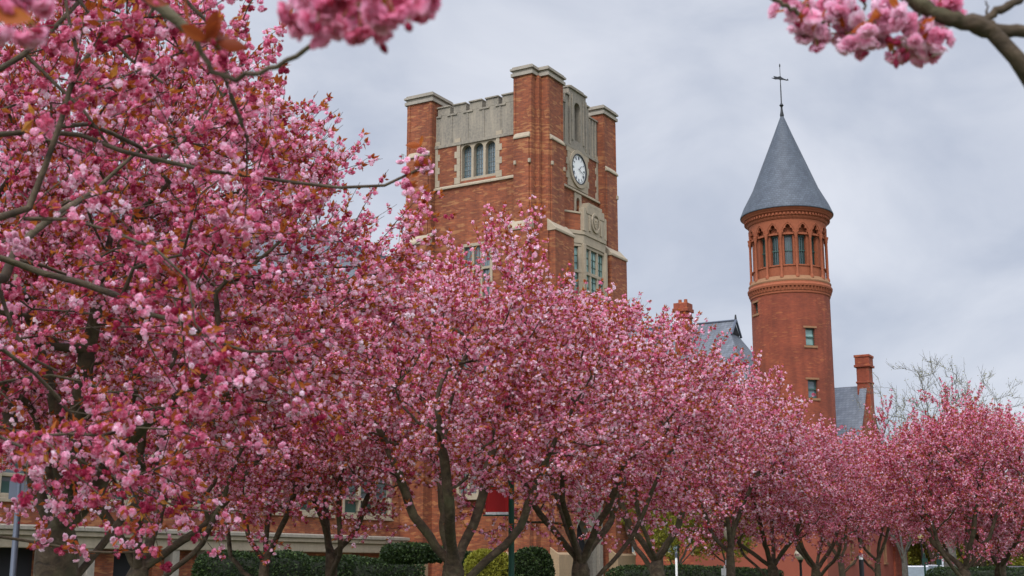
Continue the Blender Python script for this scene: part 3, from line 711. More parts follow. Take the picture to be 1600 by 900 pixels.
# ------------------------------------------------------------------ round tower
def round_tower():
    cx, cy = 20.6, 95.2
    t = thing('round_tower', 'round red brick tower with arcaded lookout under a grey slate cone', 'tower', (cx, cy, 0), 0)
    Rs = 2.86
    holes_az = []
    # shaft as a curved wall with real openings: 144 columns; windows cut between z levels
    n = 144
    wins = []
    def az_of(px, y): return math.atan2(-1, (px))  # placeholder
    # window angles (0 = towards the camera), positive to the right
    camdir = math.atan2(-cy, -cx)
    spec = [(R(27), 17.05, 18.33, .42), (R(27), 13.28, 14.6, .42), (R(-61), 19.72, 20.55, .34), (R(-20), 9.3, 10.6, .42), (R(27), 5.5, 6.8, .42)]
    zs = sorted({0, 20.95, *[a for s_ in spec for a in s_[1:3]]})
    def hole(k, z):
        th = 2 * math.pi * (k + .5) / n
        for a, z0, z1, wd in spec:
            c = camdir + a
            d = (th - c + math.pi) % (2 * math.pi) - math.pi
            if abs(d) < wd / Rs and z0 < z < z1: return True
        return False
    b = MB()
    def P(k, z, r): a = 2 * math.pi * k / n; return (r * math.cos(a), r * math.sin(a), z)
    rin = Rs - .4
    for j in range(len(zs) - 1):
        z0, z1 = zs[j], zs[j + 1]; zm = (z0 + z1) / 2
        for k in range(n):
            if hole(k, zm):
                if not hole(k - 1, zm): b.add([P(k, z0, Rs), P(k, z0, rin), P(k, z1, rin), P(k, z1, Rs)], [(0, 1, 2, 3)])
                if not hole(k + 1, zm): b.add([P(k + 1, z0, Rs), P(k + 1, z0, rin), P(k + 1, z1, rin), P(k + 1, z1, Rs)], [(0, 1, 2, 3)])
                b.add([P(k, z0, Rs), P(k + 1, z0, Rs), P(k + 1, z0, rin), P(k, z0, rin)], [(0, 1, 2, 3)]); b.add([P(k, z1, Rs), P(k + 1, z1, Rs), P(k + 1, z1, rin), P(k, z1, rin)], [(0, 1, 2, 3)])
            else:
                b.add([P(k, z0, Rs), P(k + 1, z0, Rs), P(k + 1, z1, Rs), P(k, z1, Rs)], [(0, 1, 2, 3)])
    me = b.build('shaft', M['roundbrick'], t)
    for a, z0, z1, wd in spec:
        c = camdir + a; ca, sa = math.cos(c), math.sin(c)
        def Q(m, u0, u1, r0, r1, za, zb):
            vs = [(ca * r - sa * u, sa * r + ca * u, z) for z in (za, zb) for (u, r) in ((u0, r0), (u1, r0), (u1, r1), (u0, r1))]
            m.add(vs, [(0, 3, 2, 1), (4, 5, 6, 7), (0, 1, 5, 4), (1, 2, 6, 5), (2, 3, 7, 6), (3, 0, 4, 7)])
        f = MB(); Q(f, -wd, wd, Rs - .36, Rs - .22, z0, z0 + .09); Q(f, -wd, wd, Rs - .36, Rs - .22, z1 - .09, z1)
        Q(f, -wd, -wd + .09, Rs - .36, Rs - .22, z0 + .09, z1 - .09); Q(f, wd - .09, wd, Rs - .36, Rs - .22, z0 + .09, z1 - .09); Q(f, -wd, wd, Rs - .35, Rs - .2, (z0 + z1) / 2 - .05, (z0 + z1) / 2 + .05)
        w_ = f.build('window', M['green_frame'], t)
        g = MB(); Q(g, -wd, wd, Rs - .34, Rs - .31, z0, z1); g.build('pane', M['glass_green' if z0 > 14 else 'glass'], w_)
        g = MB(); Q(g, -wd - .1, wd + .1, Rs - .3, Rs + .06, z0 - .16, z0 - .003); Q(g, -wd - .1, wd + .1, Rs - .15, Rs + .03, z1 + .002, z1 + .14); g.build('sill', M['sandstone'], w_)
    # corbelled band below the lookout
    l = MB(); l.lathe([(Rs, 20.9), (Rs + .06, 20.95), (Rs + .06, 21.08), (Rs + .1, 21.12), (Rs + .1, 21.36), (Rs + .22, 21.42), (Rs + .24, 21.56), (Rs + .13, 21.72), (Rs + .13, 21.8)], 96, caps=False)
    cb = l.build('corbel_band', M['terracotta'], t, smooth=.5)
    l = MB()
    for k in range(66):
        a = 2 * math.pi * k / 66; ca, sa = math.cos(a), math.sin(a)
        vs = [(ca * r - sa * u, sa * r + ca * u, z) for z, rr in ((21.13, .12), (21.41, .2)) for (u, r) in ((-.07, Rs + .05), (.07, Rs + .05), (.07, Rs + rr), (-.07, Rs + rr))]
        l.add(vs, [(0, 3, 2, 1), (4, 5, 6, 7), (0, 1, 5, 4), (1, 2, 6, 5), (2, 3, 7, 6), (3, 0, 4, 7)])
    l.build('dentil_course', M['terracotta'], cb)
    l = MB(); l.lathe([(Rs + .14, 21.802), (Rs + .16, 21.9), (Rs + .02, 22.12), (Rs - .02, 22.2)], 96, caps=False); l.build('sloping_sill', M['sandstone'], t, smooth=.5)
    # lookout drum
    nb = 16; Rd = Rs - .22
    l = MB(); l.lathe([(Rd, 21.9), (Rd, 22.95)], 96, caps=False); l.lathe([(Rd + .07, 22.95), (Rd + .07, 23.05)], 96); l.build('drum', M['terracotta'], t, smooth=.5)
    g = MB(); g.lathe([(Rd - .34, 22.9), (Rd - .34, 26.0)], 96, caps=False); gl = g.build('drum_glass', M['glass_dark'], t, smooth=.5)
    off = camdir + R(1.0)
    fr = MB(); col = MB(); tr = MB(); arc = MB(); sash = MB()
    for k in range(nb):
        a = off + 2 * math.pi * (k + .5) / nb; ca, sa = math.cos(a), math.sin(a)
        def Q(m, u0, u1, r0, r1, za, zb, ca=ca, sa=sa):
            vs = [(ca * r - sa * u, sa * r + ca * u, z) for z in (za, zb) for (u, r) in ((u0, r0), (u1, r0), (u1, r1), (u0, r1))]
            m.add(vs, [(0, 3, 2, 1), (4, 5, 6, 7), (0, 1, 5, 4), (1, 2, 6, 5), (2, 3, 7, 6), (3, 0, 4, 7)])
        Q(tr, -.2, .2, Rd - .3, Rd - .02, 23.05, 25.35)                                          # pier behind the colonette
        x, y = ca * (Rs - .03), sa * (Rs - .03)
        col.lathe([(.15, 22.05), (.15, 22.2), (.11, 22.3), (.09, 22.36), (.085, 25.0), (.11, 25.06), (.10, 25.12), (.17, 25.32), (.17, 25.42)], 10, x, y)
        # window bay centre
        a2 = off + 2 * math.pi * k / nb; ca2, sa2 = math.cos(a2), math.sin(a2)
        def Q2(m, u0, u1, r0, r1, za, zb): Q(m, u0, u1, r0, r1, za, zb, ca2, sa2)
        hw = .36
        Q2(sash, -hw, -hw + .07, Rd - .33, Rd - .24, 23.05, 25.25); Q2(sash, hw - .07, hw, Rd - .33, Rd - .24, 23.05, 25.25)
        Q2(sash, -hw, hw, Rd - .33, Rd - .24, 25.17, 25.27); Q2(sash, -hw, hw, Rd - .33, Rd - .24, 23.05, 23.14); Q2(sash, -hw, hw, Rd - .325, Rd - .235, 24.1, 24.17)
        Q2(fr, -.02, .02, Rd - .31, Rd - .25, 23.1, 25.2)
        Q2(fr, -.18, -.155, Rd - .31, Rd - .25, 23.1, 25.2); Q2(fr, .155, .18, Rd - .31, Rd - .25, 23.1, 25.2)
        Q2(tr, -.42, .42, Rd - .3, Rd + .08, 25.28, 25.42)                                       # lintel
        # trefoil head: plate with pointed opening, cut as fan of quads
        cx0 = 0.0; z0 = 25.44; z1 = 26.45; half = math.pi * (Rs - .05) / nb
        pts = []
        lob = [(-.27, 0), (-.29, .12), (-.24, .24), (-.14, .25), (-.17, .36), (-.12, .47), (0, .56), (.12, .47), (.17, .36), (.14, .25), (.24, .24), (.29, .12), (.27, 0)]
        lob = [(-.34, 0), (-.345, .12), (-.31, .24), (-.24, .30), (-.165, .27), (-.175, .38), (-.13, .50), (0, .60), (.13, .50), (.175, .38), (.1751, .27), (.24, .30), (.31, .24), (.345, .12), (.34, 0)]
        lob = sorted([(-.34, 0), (-.335, .14), (-.29, .26), (-.22, .30), (-.172, .28), (-.17, .40), (-.12, .51), (0, .60), (.12, .51), (.17, .40), (.172, .28), (.22, .30), (.29, .26), (.335, .14), (.34, 0)], key=lambda p: p[0])
        def W3(u, z, r): th = a2 + u / (Rs - .05); return (r * math.cos(th), r * math.sin(th), z)
        r0, r1 = Rs - .02, Rs - .22
        cols_ = [(-half, 0)] + lob + [(half, 0)]
        for i in range(len(cols_) - 1):
            (u0, h0), (u1, h1) = cols_[i], cols_[i + 1]
            if i == 0 or i == len(cols_) - 2: h0 = h1 = 0
            for r in (r0, r1): arc.add([W3(u0, z0 + h0, r), W3(u1, z0 + h1, r), W3(u1, z1, r), W3(u0, z1, r)], [(0, 1, 2, 3)])
            arc.add([W3(u0, z0 + h0, r0), W3(u1, z0 + h1, r0), W3(u1, z0 + h1, r1), W3(u0, z0 + h0, r1)], [(0, 1, 2, 3)])
        # hood mould over the trefoil
        ring_ = [(-.43, .0), (-.42, .22), (-.33, .38), (-.24, .53), (0, .73), (.24, .53), (.33, .38), (.42, .22), (.43, .0)]
        for i in range(len(ring_) - 1):
            (u0, h0), (u1, h1) = ring_[i], ring_[i + 1]
            v = Vector((u1 - u0, h1 - h0)); nn = Vector((-v.y, v.x)).normalized() * .05
            p4 = [(u0, h0), (u1, h1), (u1 + nn.x, h1 + nn.y), (u0 + nn.x, h0 + nn.y)]
            arc.add([W3(u, z0 + h, Rs + .015) for u, h in p4] + [W3(u, z0 + h, Rs - .06) for u, h in p4], [(0, 1, 2, 3), (0, 1, 5, 4), (1, 2, 6, 5), (2, 3, 7, 6), (3, 0, 4, 7)])
    tr.build('drum_piers', M['terracotta'], t); col.build('colonnettes', M['terracotta'], t, smooth=.7)
    arc.build('trefoil_arcade', M['terracotta'], t)
    sash.build('sash_frames', M['green_frame'], gl); fr.build('glazing_bars', M['green_frame'], gl)
    g = MB(); g.lathe([(Rs - .42, 25.4), (Rs - .42, 26.4)], 72, caps=False); g.build('arcade_back', M['terracotta'], t, smooth=.5)
    # cornice
    l = MB(); l.lathe([(Rs - .06, 26.42), (Rs + .04, 26.45), (Rs + .1, 26.55), (Rs + .1, 26.62), (Rs + .18, 26.68), (Rs + .18, 26.86), (Rs + .33, 26.95), (Rs + .36, 27.02), (Rs + .45, 27.1), (Rs + .5, 27.18), (Rs + .5, 27.26)], 96, caps=False)
    cn = l.build('cornice', M['terracotta'], t, smooth=.4)
    l = MB()
    for k in range(72):
        a = 2 * math.pi * k / 72; ca, sa = math.cos(a), math.sin(a)
        vs = [(ca * r - sa * u, sa * r + ca * u, z) for z in (26.7, 26.86) for (u, r) in ((-.07, Rs + .17), (.07, Rs + .17), (.07, Rs + .29), (-.07, Rs + .29))]
        l.add(vs, [(0, 3, 2, 1), (4, 5, 6, 7), (0, 1, 5, 4), (1, 2, 6, 5), (2, 3, 7, 6), (3, 0, 4, 7)])
    l.build('dentil_course', M['terracotta'], cn)
    # slate cone with a slight bell at the eave
    l = MB(); l.lathe([(Rs + .4, 27.2), (Rs + .57, 27.2), (Rs + .58, 27.27), (Rs + .30, 27.95), (2.45, 29.3), (1.62, 31.4), (.82, 33.4), (.22, 34.95), (.10, 35.25)], 96)
    cone = l.build('conical_roof', M['cone'], t, smooth=.5)
    l = MB(); l.lathe([(.12, 35.15), (.16, 35.3), (.10, 35.6), (.07, 35.9), (.09, 36.0), (.17, 36.1), (.09, 36.22), (.05, 36.3), (.045, 37.3), (.03, 38.1), (.05, 38.15), (.025, 38.25), (.02, 39.2), (.05, 39.25), (.05, 39.4), (.01, 39.5)], 12); fn = l.build('finial', M['black'], cone, smooth=.8)
    # weather vane: pierced arrow with tail, leaning a little across the view
    v = MB()
    ang = R(-14)
    pr = [(-.42, .05), (-.12, .16), (.0, .10), (.16, .20), (.34, .10), (.30, .0), (.10, -.02), (.0, -.10), (-.1, -.04), (-.3, -.08)]
    pr = [(-.72, -.02), (-.45, .02), (-.55, .14), (-.20, .10), (.0, .18), (.14, .06), (.30, -.02), (.52, -.08), (.60, .02), (.66, -.14), (.50, -.16), (.25, -.12), (.0, -.12), (-.2, -.10), (-.4, -.12)]
    v.extr(pr, 'y', -.02, .02); v.tube([(0, 0, -.3), (0, 0, .3)], .018, 6)
    vo = v.build('weather_vane', M['black'], t); vo.location = (0, 0, 38.3); vo.rotation_euler = (0, 0, R(10))
round_tower()

# ------------------------------------------------------------------ red hall behind, annex and gabled wing
def red_hall():
    t = thing('red_hall', 'red brick hall with hipped slate roof behind the cherry trees left of the round tower', 'building', (18.3, 105, 0), ROT)
    EV = 12.0; x0, x1, y0, y1 = -7, 7, -4, 26
    f = lambda px: None
    holes = []
    for c in (0.2, 2.6, 6.2, 8.6, 12, 15, 18, 21):
        for z0, z1 in ((2.6, 4.6), (6.4, 8.8)): holes.append((c, c + 1.3, z0, z1))
    holes.append((3.9 - .4, 5.4, .2, 1.4))
    b = MB(); b.wall('x', x0, x0 + .45, y0, y1, 0, EV, holes); b.box(x0 + .45, x1, y0, y0 + .45, 0, EV); b.box(x1 - .45, x1, y0 + .45, y1, 0, EV); b.box(x0 + .45, x1 - .45, y1 - .45, y1, 0, EV)
    b.build('brick_wall', M['redbrick'], t)
    for h in holes: window(t, 'x', x0, *h, M['sandstone'] if h[2] > 5 else M['stone_clean'], M['glass'], cols=2, rows=2, fw=.1, bars='green_frame', bt=.05)
    r = MB(); e = .5; zr = 21.2; yr0 = 0.2; yr1 = 22
    gz = 20.0; gx = 7.5 * (zr - gz) / (zr - EV)
    A = [(x0 - e, y0 - e, EV), (x1 + e, y0 - e, EV), (x1 + e, y1 + e, EV), (x0 - e, y1 + e, EV), (0, yr0, zr), (0, yr1, zr), (-gx, yr0, gz), (gx, yr0, gz)]
    r.add(A, [(0, 6, 4, 5, 3), (1, 2, 5, 4, 7), (2, 3, 5), (0, 1, 7, 6), (6, 7, 4), (0, 3, 2, 1)])
    rf = r.build('roof', M['slate'], t)
    r = MB(); r.extr([(-gx + .12, gz + .08), (gx - .12, gz + .08), (0, zr - .22)], 'y', yr0 - .06, yr0 - .01); r.build('gablet_vent', M['dark'], rf)
    r = MB()
    for s_ in (-1, 1): r.tube([(s_ * (gx + .1), yr0 - .12, gz - .05), (0, yr0 - .12, zr + .08)], .1, 6)
    r.tube([(0, yr0 - .15, zr + .05), (0, yr1, zr + .05)], .09, 6); r.build('ridge_capping', M['grey_metal'], rf)
    r = MB(); r.tube([(0, yr0 - .1, zr), (0, yr0 - .1, zr + .5)], [.12, .06], 8); r.build('ridge_finial', M['black'], rf)
    c = MB(); c.box(-2.05, -.95, 3.5, 4.6, 15, 22.0); c.box(-2.12, -.88, 3.43, 4.67, 21.5, 21.7); c.box(-2.18, -.82, 3.37, 4.73, 22.0, 22.3); c.box(-2.1, -.9, 3.45, 4.65, 22.3, 22.75)
    for yy in (3.75, 4.05, 4.35): c.box(-2.1, -2.04, yy - .07, yy + .07, 17, 21.5)
    c.build('chimney', M['redbrick'], rf, bevel=.02)
    c = MB()
    for yy in (3.8, 4.3): c.lathe([(.16, 22.75), (.14, 23.1)], 12, -1.5, yy)
    c.each('chimney_pot', M['terracotta'], rf)

    g = thing('gabled_wing', 'red brick gabled wing with slate roof and tall chimney right of the round tower', 'building', (28.2, 105, 0), ROT)
    hw = 5.2; EV2 = 8.0; ZR = 15.7; Y1 = 11
    b = MB(); hl = [(2 + k * 2.6, 3.2 + k * 2.6, z, z + 1.9) for k in range(3) for z in (2.4, 5.4)]
    b.wall('x', -hw, -hw + .4, 0, Y1, 0, EV2, hl); b.box(hw - .4, hw, 0, Y1, 0, EV2); b.box(-hw + .4, hw - .4, Y1 - .4, Y1, 0, EV2)
    prof = [(-hw - .25, 0)]
    prof += [(-hw - .25, EV2 + .1)] + [(-hw - .25 + (hw + .1) * (k / 8), EV2 + .1 + (ZR - EV2 + .35) * (.78 * k / 8 + .22 * (k / 8) ** 2)) for k in range(1, 9)]
    prof += [(-x, z) for x, z in prof[::-1]]
    b.extr(prof, 'y', -.45, 0); b.build('brick_wall', M['redbrick'], g)
    for h in hl: window(g, 'x', -hw, *h, M['sandstone'], M['glass'], cols=2, rows=2, fw=.1, bars='green_frame', bt=.05)
    r = MB()
    for s_ in (-1, 1): r.extr([(s_ * (hw + .4), EV2 - .3), (0, ZR), (0, ZR + .16), (s_ * (hw + .4), EV2 - .14)], 'y', .002, Y1 + .3)
    rf = r.build('roof', M['slate'], g)
    r = MB()
    top = prof[1:len(prof) - 1]
    for i in range(len(top) - 1):
        (a0, z0), (a1, z1) = top[i], top[i + 1]
        if abs(a1 - a0) < 1e-6: continue
        r.extr([(a0, z0 + .003), (a1, z1 + .003), (a1, z1 + .15), (a0, z0 + .15)], 'y', -.5, .06)
    r.build('gable_coping', M['slate'], rf)
    c = MB(); c.box(-.55, .55, -.75, .25, 11.5, 17.3); c.box(-.62, .62, -.82, .32, 16.0, 16.15); c.box(-.70, .70, -.90, .40, 17.3, 17.5); c.box(-.62, .62, -.82, .32, 17.5, 18.1); c.box(-.68, .68, -.88, .38, 18.1, 18.3)
    c.build('chimney', M['redbrick'], rf, bevel=.02)

    a = thing('annex', 'low smooth red stone annex at the foot of the round tower', 'building', (19.77, 84, 0), ROT)
    hl = [(13.2, 14.0, 1.9, 3.4), (16.0, 16.7, 1.9, 3.4), (5, 5.8, 1.9, 3.4), (9, 9.8, 1.9, 3.4)]
    b = MB(); b.wall('y', 0, .4, .0, 15.8, 0, 5.2, hl[:1] + hl[2:]); b.box(0, .4, .4, 9, 0, 5.2); b.box(.4, 19, 8.6, 9, 0, 5.2); b.build('stone_wall', M['annexstone'], a)
    for h in hl[:1] + hl[2:]: window(a, 'y', 0, *h, M['sandstone'], M['glass'], cols=1, rows=2, fw=.08, bars='green_frame', bt=.05)
    b = MB()
    for k in range(16): b.box(15.82, 19.4, -.14 if k % 8 else -.2, .6, k * .34, k * .34 + .31)
    b.box(15.8, 19.35, -.08, .55, 0, 5.5); b.build('rusticated_pier', M['redbrick'], a)
    b = MB(); b.box(-.15, 19.6, -.25, 9.2, 5.5, 5.7); b.build('roof', M['slate'], a)
    b = MB(); b.box(-.08, 15.9, -.1, 0, 4.9, 5.5); b.box(-.1, -.001, .0, 9, 4.9, 5.5); b.build('frieze', M['redbrick'], a)
M['annexstone'] = plain('smooth_red_stone', (0.25, 0.06, 0.033), 0.85, var=0.2, scale=.7, bumpd=0.01)
red_hall()

# ------------------------------------------------------------------ trees
def tubes(chains, sides):
    """chains: list of (points Kx3, radii K); returns V, Q of open tubes (vectorised per equal K)"""
    by = {}
    for P, r in chains: by.setdefault(len(P), []).append((P, r))
    Vs = []; Qs = []; n0 = 0
    ang = np.arange(sides) * 2 * np.pi / sides
    for K, lst in by.items():
        P = np.array([c[0] for c in lst], float); r = np.array([c[1] for c in lst], float)
        T = np.empty_like(P); T[:, 1:-1] = P[:, 2:] - P[:, :-2]; T[:, 0] = P[:, 1] - P[:, 0]; T[:, -1] = P[:, -1] - P[:, -2]
        T /= np.linalg.norm(T, axis=2, keepdims=True) + 1e-9
        up = np.where(np.abs(T[:, :1, 2:3]) < 0.9, np.array([0, 0, 1.0]), np.array([1.0, 0, 0])) + np.array([.01, .02, 0])
        A = np.cross(T, np.broadcast_to(up, T.shape)); A /= np.linalg.norm(A, axis=2, keepdims=True) + 1e-9
        B = np.cross(T, A)
        V = P[:, :, None, :] + (A[:, :, None, :] * np.cos(ang)[None, None, :, None] + B[:, :, None, :] * np.sin(ang)[None, None, :, None]) * r[:, :, None, None]
        M_ = len(lst); idx = (np.arange(M_ * K * sides) + n0).reshape(M_, K, sides)
        a = idx[:, :-1]; b = idx[:, 1:]; a2 = np.roll(a, -1, 2); b2 = np.roll(b, -1, 2)
        Qs.append(np.stack([a, a2, b2, b], -1).reshape(-1, 4)); Vs.append(V.reshape(-1, 3)); n0 += M_ * K * sides
    return np.concatenate(Vs), np.concatenate(Qs)

def unit(v): return v / (np.linalg.norm(v, axis=-1, keepdims=True) + 1e-9)

class Skel:
    def __init__(s, rng): s.P = [np.zeros(3)]; s.par = [-1]; s.L = [0.0]; s.rng = rng
    minr = None
    def path(s, start, pts):
        """append a polyline after node start; returns index of the last node"""
        k = start
        for p in pts:
            p = np.asarray(p, float); s.P.append(p); s.par.append(k); s.L.append(s.L[k] + float(np.linalg.norm(p - s.P[k]))); k = len(s.P) - 1
        return k
    def curve(s, start, end, step, sag=0.0, wob=0.05):
        a = s.P[start]; b = np.asarray(end, float); d = np.linalg.norm(b - a); n = max(1, int(round(d / step)))
        side = unit(s.rng.normal(size=3)) * wob * d
        pts = []
        for i in range(1, n + 1):
            t = i / n; q = a + (b - a) * t + side * math.sin(math.pi * t) + np.array([0, 0, sag * d]) * math.sin(math.pi * t)
            if i < n: q = q + s.rng.normal(size=3) * 0.02 * min(1, d)
            pts.append(q)
        return s.path(start, pts)
    def attract(s, pts, root, step, beta, sag, wob, minlen=0.0, first=1):
        pts = sorted(pts, key=lambda p: np.linalg.norm(p - root))
        for p in pts:
            Pn = np.array(s.P[first:]); Ln = np.array(s.L[first:])
            d = np.linalg.norm(Pn - p, axis=1)
            # discourage branches that run back down towards the trunk
            cost = d + beta * Ln + 0.35 * np.maximum(0, Pn[:, 2] - p[2])
            k = int(np.argmin(cost)) + first
            if d[k - first] < minlen: continue
            s.curve(k, p, step, sag, wob)
    def finish(s, r0, rtrunk):
        P = np.array(s.P); par = np.array(s.par); n = len(P)
        kids = [[] for _ in range(n)]
        for i in range(1, n): kids[par[i]].append(i)
        cnt = np.zeros(n)
        for i in range(n - 1, -1, -1):
            if not kids[i]: cnt[i] = 1
            if par[i] >= 0: cnt[par[i]] += cnt[i]
        e = math.log(max(cnt[0], 2)) / math.log(rtrunk / r0)
        rad = r0 * cnt ** (1 / e)
        for i, m_ in (s.minr or {}).items(): rad[i] = max(rad[i], m_)
        chains = []
        stack = [(0, 0)]
        starts = [(0, None)]
        while starts:
            i, pr = starts.pop()
            pts = [] if pr is None else [P[pr]]; rr = [] if pr is None else [min(rad[pr], rad[i] * 1.25)]
            j = i
            while True:
                pts.append(P[j]); rr.append(rad[j])
                if not kids[j]: break
                ks = sorted(kids[j], key=lambda q: -cnt[q])
                for q in ks[1:]: starts.append((q, j))
                j = ks[0]
            if len(pts) > 1: chains.append((np.array(pts), np.array(rr)))
        s.kids = kids; s.rad = rad; s.A = P; s.parr = par
        return chains

def resample(P, r, K):
    d = np.concatenate([[0], np.cumsum(np.linalg.norm(np.diff(P, axis=0), axis=1))]); t = np.linspace(0, d[-1], K)
    return np.stack([np.interp(t, d, P[:, i]) for i in range(3)], 1), np.interp(t, d, r)

def wood_mesh(name, chains, twigs, material, parent, flare=True):
    Vs = []; Qs = []; n0 = 0
    for lo, hi, sides in ((0.06, 9, 14), (0.02, 0.06, 8), (0.0, 0.02, 5)):
        cs = [resample(P, r, max(3, min(60, len(P)))) for P, r in chains if lo <= r.max() < hi]
        if not cs: continue
        V, Q = tubes(cs, sides); Vs.append(V); Qs.append(Q + n0); n0 += len(V)
    if twigs:
        V, Q = tubes(twigs, 3); Vs.append(V); Qs.append(Q + n0)
    V = np.concatenate(Vs); Q = np.concatenate(Qs)
    return npmesh(name, V, Q, material, parent, smooth=True)

def rand_rot(rng, n):
    q = unit(rng.normal(size=(n, 4))); w_, x, y, z = q.T
    return np.stack([1 - 2 * (y * y + z * z), 2 * (x * y - z * w_), 2 * (x * z + y * w_), 2 * (x * y + z * w_), 1 - 2 * (x * x + z * z), 2 * (y * z - x * w_), 2 * (x * z - y * w_), 2 * (y * z + x * w_), 1 - 2 * (x * x + y * y)], -1).reshape(n, 3, 3)
def axis_rot(rng, D):
    """rotations whose local z is D, random spin"""
    D = unit(D); a = unit(np.cross(D, rng.normal(size=D.shape))); b = np.cross(D, a)
    return np.stack([a, b, D], -1)
def instance(protoV, protoQ, protoT, pos, rot, scale, tint, jitter=None):
    V = np.einsum('nij,vj->nvi', rot, protoV) * scale[:, None, None] + pos[:, None, :]
    n, v = len(pos), len(protoV)
    Q = protoQ[None] + (np.arange(n) * v)[:, None, None]
    T = np.clip(protoT[None] + tint[:, None], 0, 1)
    return V.reshape(-1, 3), Q.reshape(-1, protoQ.shape[1]), T.reshape(-1)

def pom(seed, n, size, elong=1.0):
    """double cherry flower seen from afar: n ruffled petal faces round a small ball (unit radius)"""
    g = np.random.default_rng(seed); V = []; Q = []; T = []
    for k in range(n):
        z = 1 - 2 * (k + .5) / n; a = k * 2.399963 + g.uniform(-.3, .3); s_ = math.sqrt(max(0, 1 - z * z))
        d = np.array([s_ * math.cos(a), s_ * math.sin(a), z * elong])
        nn = unit(d + g.normal(size=3) * .55); u = unit(np.cross(nn, g.normal(size=3))); v = np.cross(nn, u)
        c = d * .62; s1 = size * g.uniform(.75, 1.2)
        i = len(V)
        V += [c - u * s1 * .5 - v * s1 * .45, c + u * s1 * .5 - v * s1 * .45 + nn * .1, c + u * s1 * .62 + v * s1 * .5, c - u * s1 * .62 + v * s1 * .5 + nn * .14]
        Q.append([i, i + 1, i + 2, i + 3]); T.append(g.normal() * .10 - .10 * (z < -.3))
    return np.array(V), np.array(Q), np.array(T)
def leaf_proto():
    V = np.array([[0, 0, 0], [.24, .02, .45], [0, .10, 1.0], [-.24, .02, .45], [0, -.06, .42]]); 
    return V, np.array([[0, 1, 4, 4], [0, 0, 0, 0]])
def leafV():
    V = np.array([[0, 0, 0], [.23, .05, .42], [0, .16, 1.0], [0, -.05, .42], [-.23, .05, .42]])
    Q = np.array([[0, 1, 2, 3], [0, 3, 2, 4]]); return V, Q, np.array([0., -.08])
LV, LQ, LT = leafV()

def blossom_meshes(rng, sites, dirs, parent, fl_r, petals, per=(2, 5), spread=.05, leafn=2.2, leaf_l=.05, bud=.25, bulk=True, tint0=.58, name='crown', petal_size=.95, openf=.78, lmat='bronze', pmat='petal', bias=None):
    """sites: cluster centres on twigs; dirs: twig direction there"""
    n = len(sites)
    ct = rng.normal(size=n) * .17 + tint0 - (rng.random(n) < .22) * .30 + (0 if bias is None else bias)
    m = rng.integers(per[0], per[1] + 1, n); idx = np.repeat(np.arange(n), m); N_ = len(idx)
    off = unit(rng.normal(size=(N_, 3)) + np.array([0, 0, -.55])) * spread * rng.uniform(.35, 1.15, (N_, 1))
    pos = sites[idx] + off; t = ct[idx] + rng.normal(size=N_) * .13
    isbud = rng.random(N_) < bud; sc = fl_r * rng.uniform(.75, 1.2, N_); sc[isbud] *= .5; t[isbud] -= .38
    Vs = []; Qs = []; Ts = []; n0 = 0
    protos = [pom(s_, petals, petal_size) for s_ in range(4)]
    which = rng.integers(0, 4, N_); rot = axis_rot(rng, off + np.array([0, 0, -.01]))
    for k in range(4):
        q = which == k
        if not q.any(): continue
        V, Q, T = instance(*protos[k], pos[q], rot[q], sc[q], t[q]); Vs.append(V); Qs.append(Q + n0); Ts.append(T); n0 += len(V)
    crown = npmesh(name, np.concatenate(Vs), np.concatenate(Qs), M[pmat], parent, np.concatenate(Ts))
    ml = rng.poisson(leafn, n); idx = np.repeat(np.arange(n), ml); N_ = len(idx)
    if N_:
        d = unit(rng.normal(size=(N_, 3)) * .8 + unit(dirs)[idx] + np.array([0, 0, .25]))
        V, Q, T = instance(LV, LQ, LT, sites[idx] + d * .01, axis_rot(rng, d), leaf_l * rng.uniform(.5, 1.3, N_), rng.beta(2, 2, N_) + rng.normal(size=n)[idx] * .15)
        npmesh('leaves', V, Q, M[lmat], crown, T)
    return crown

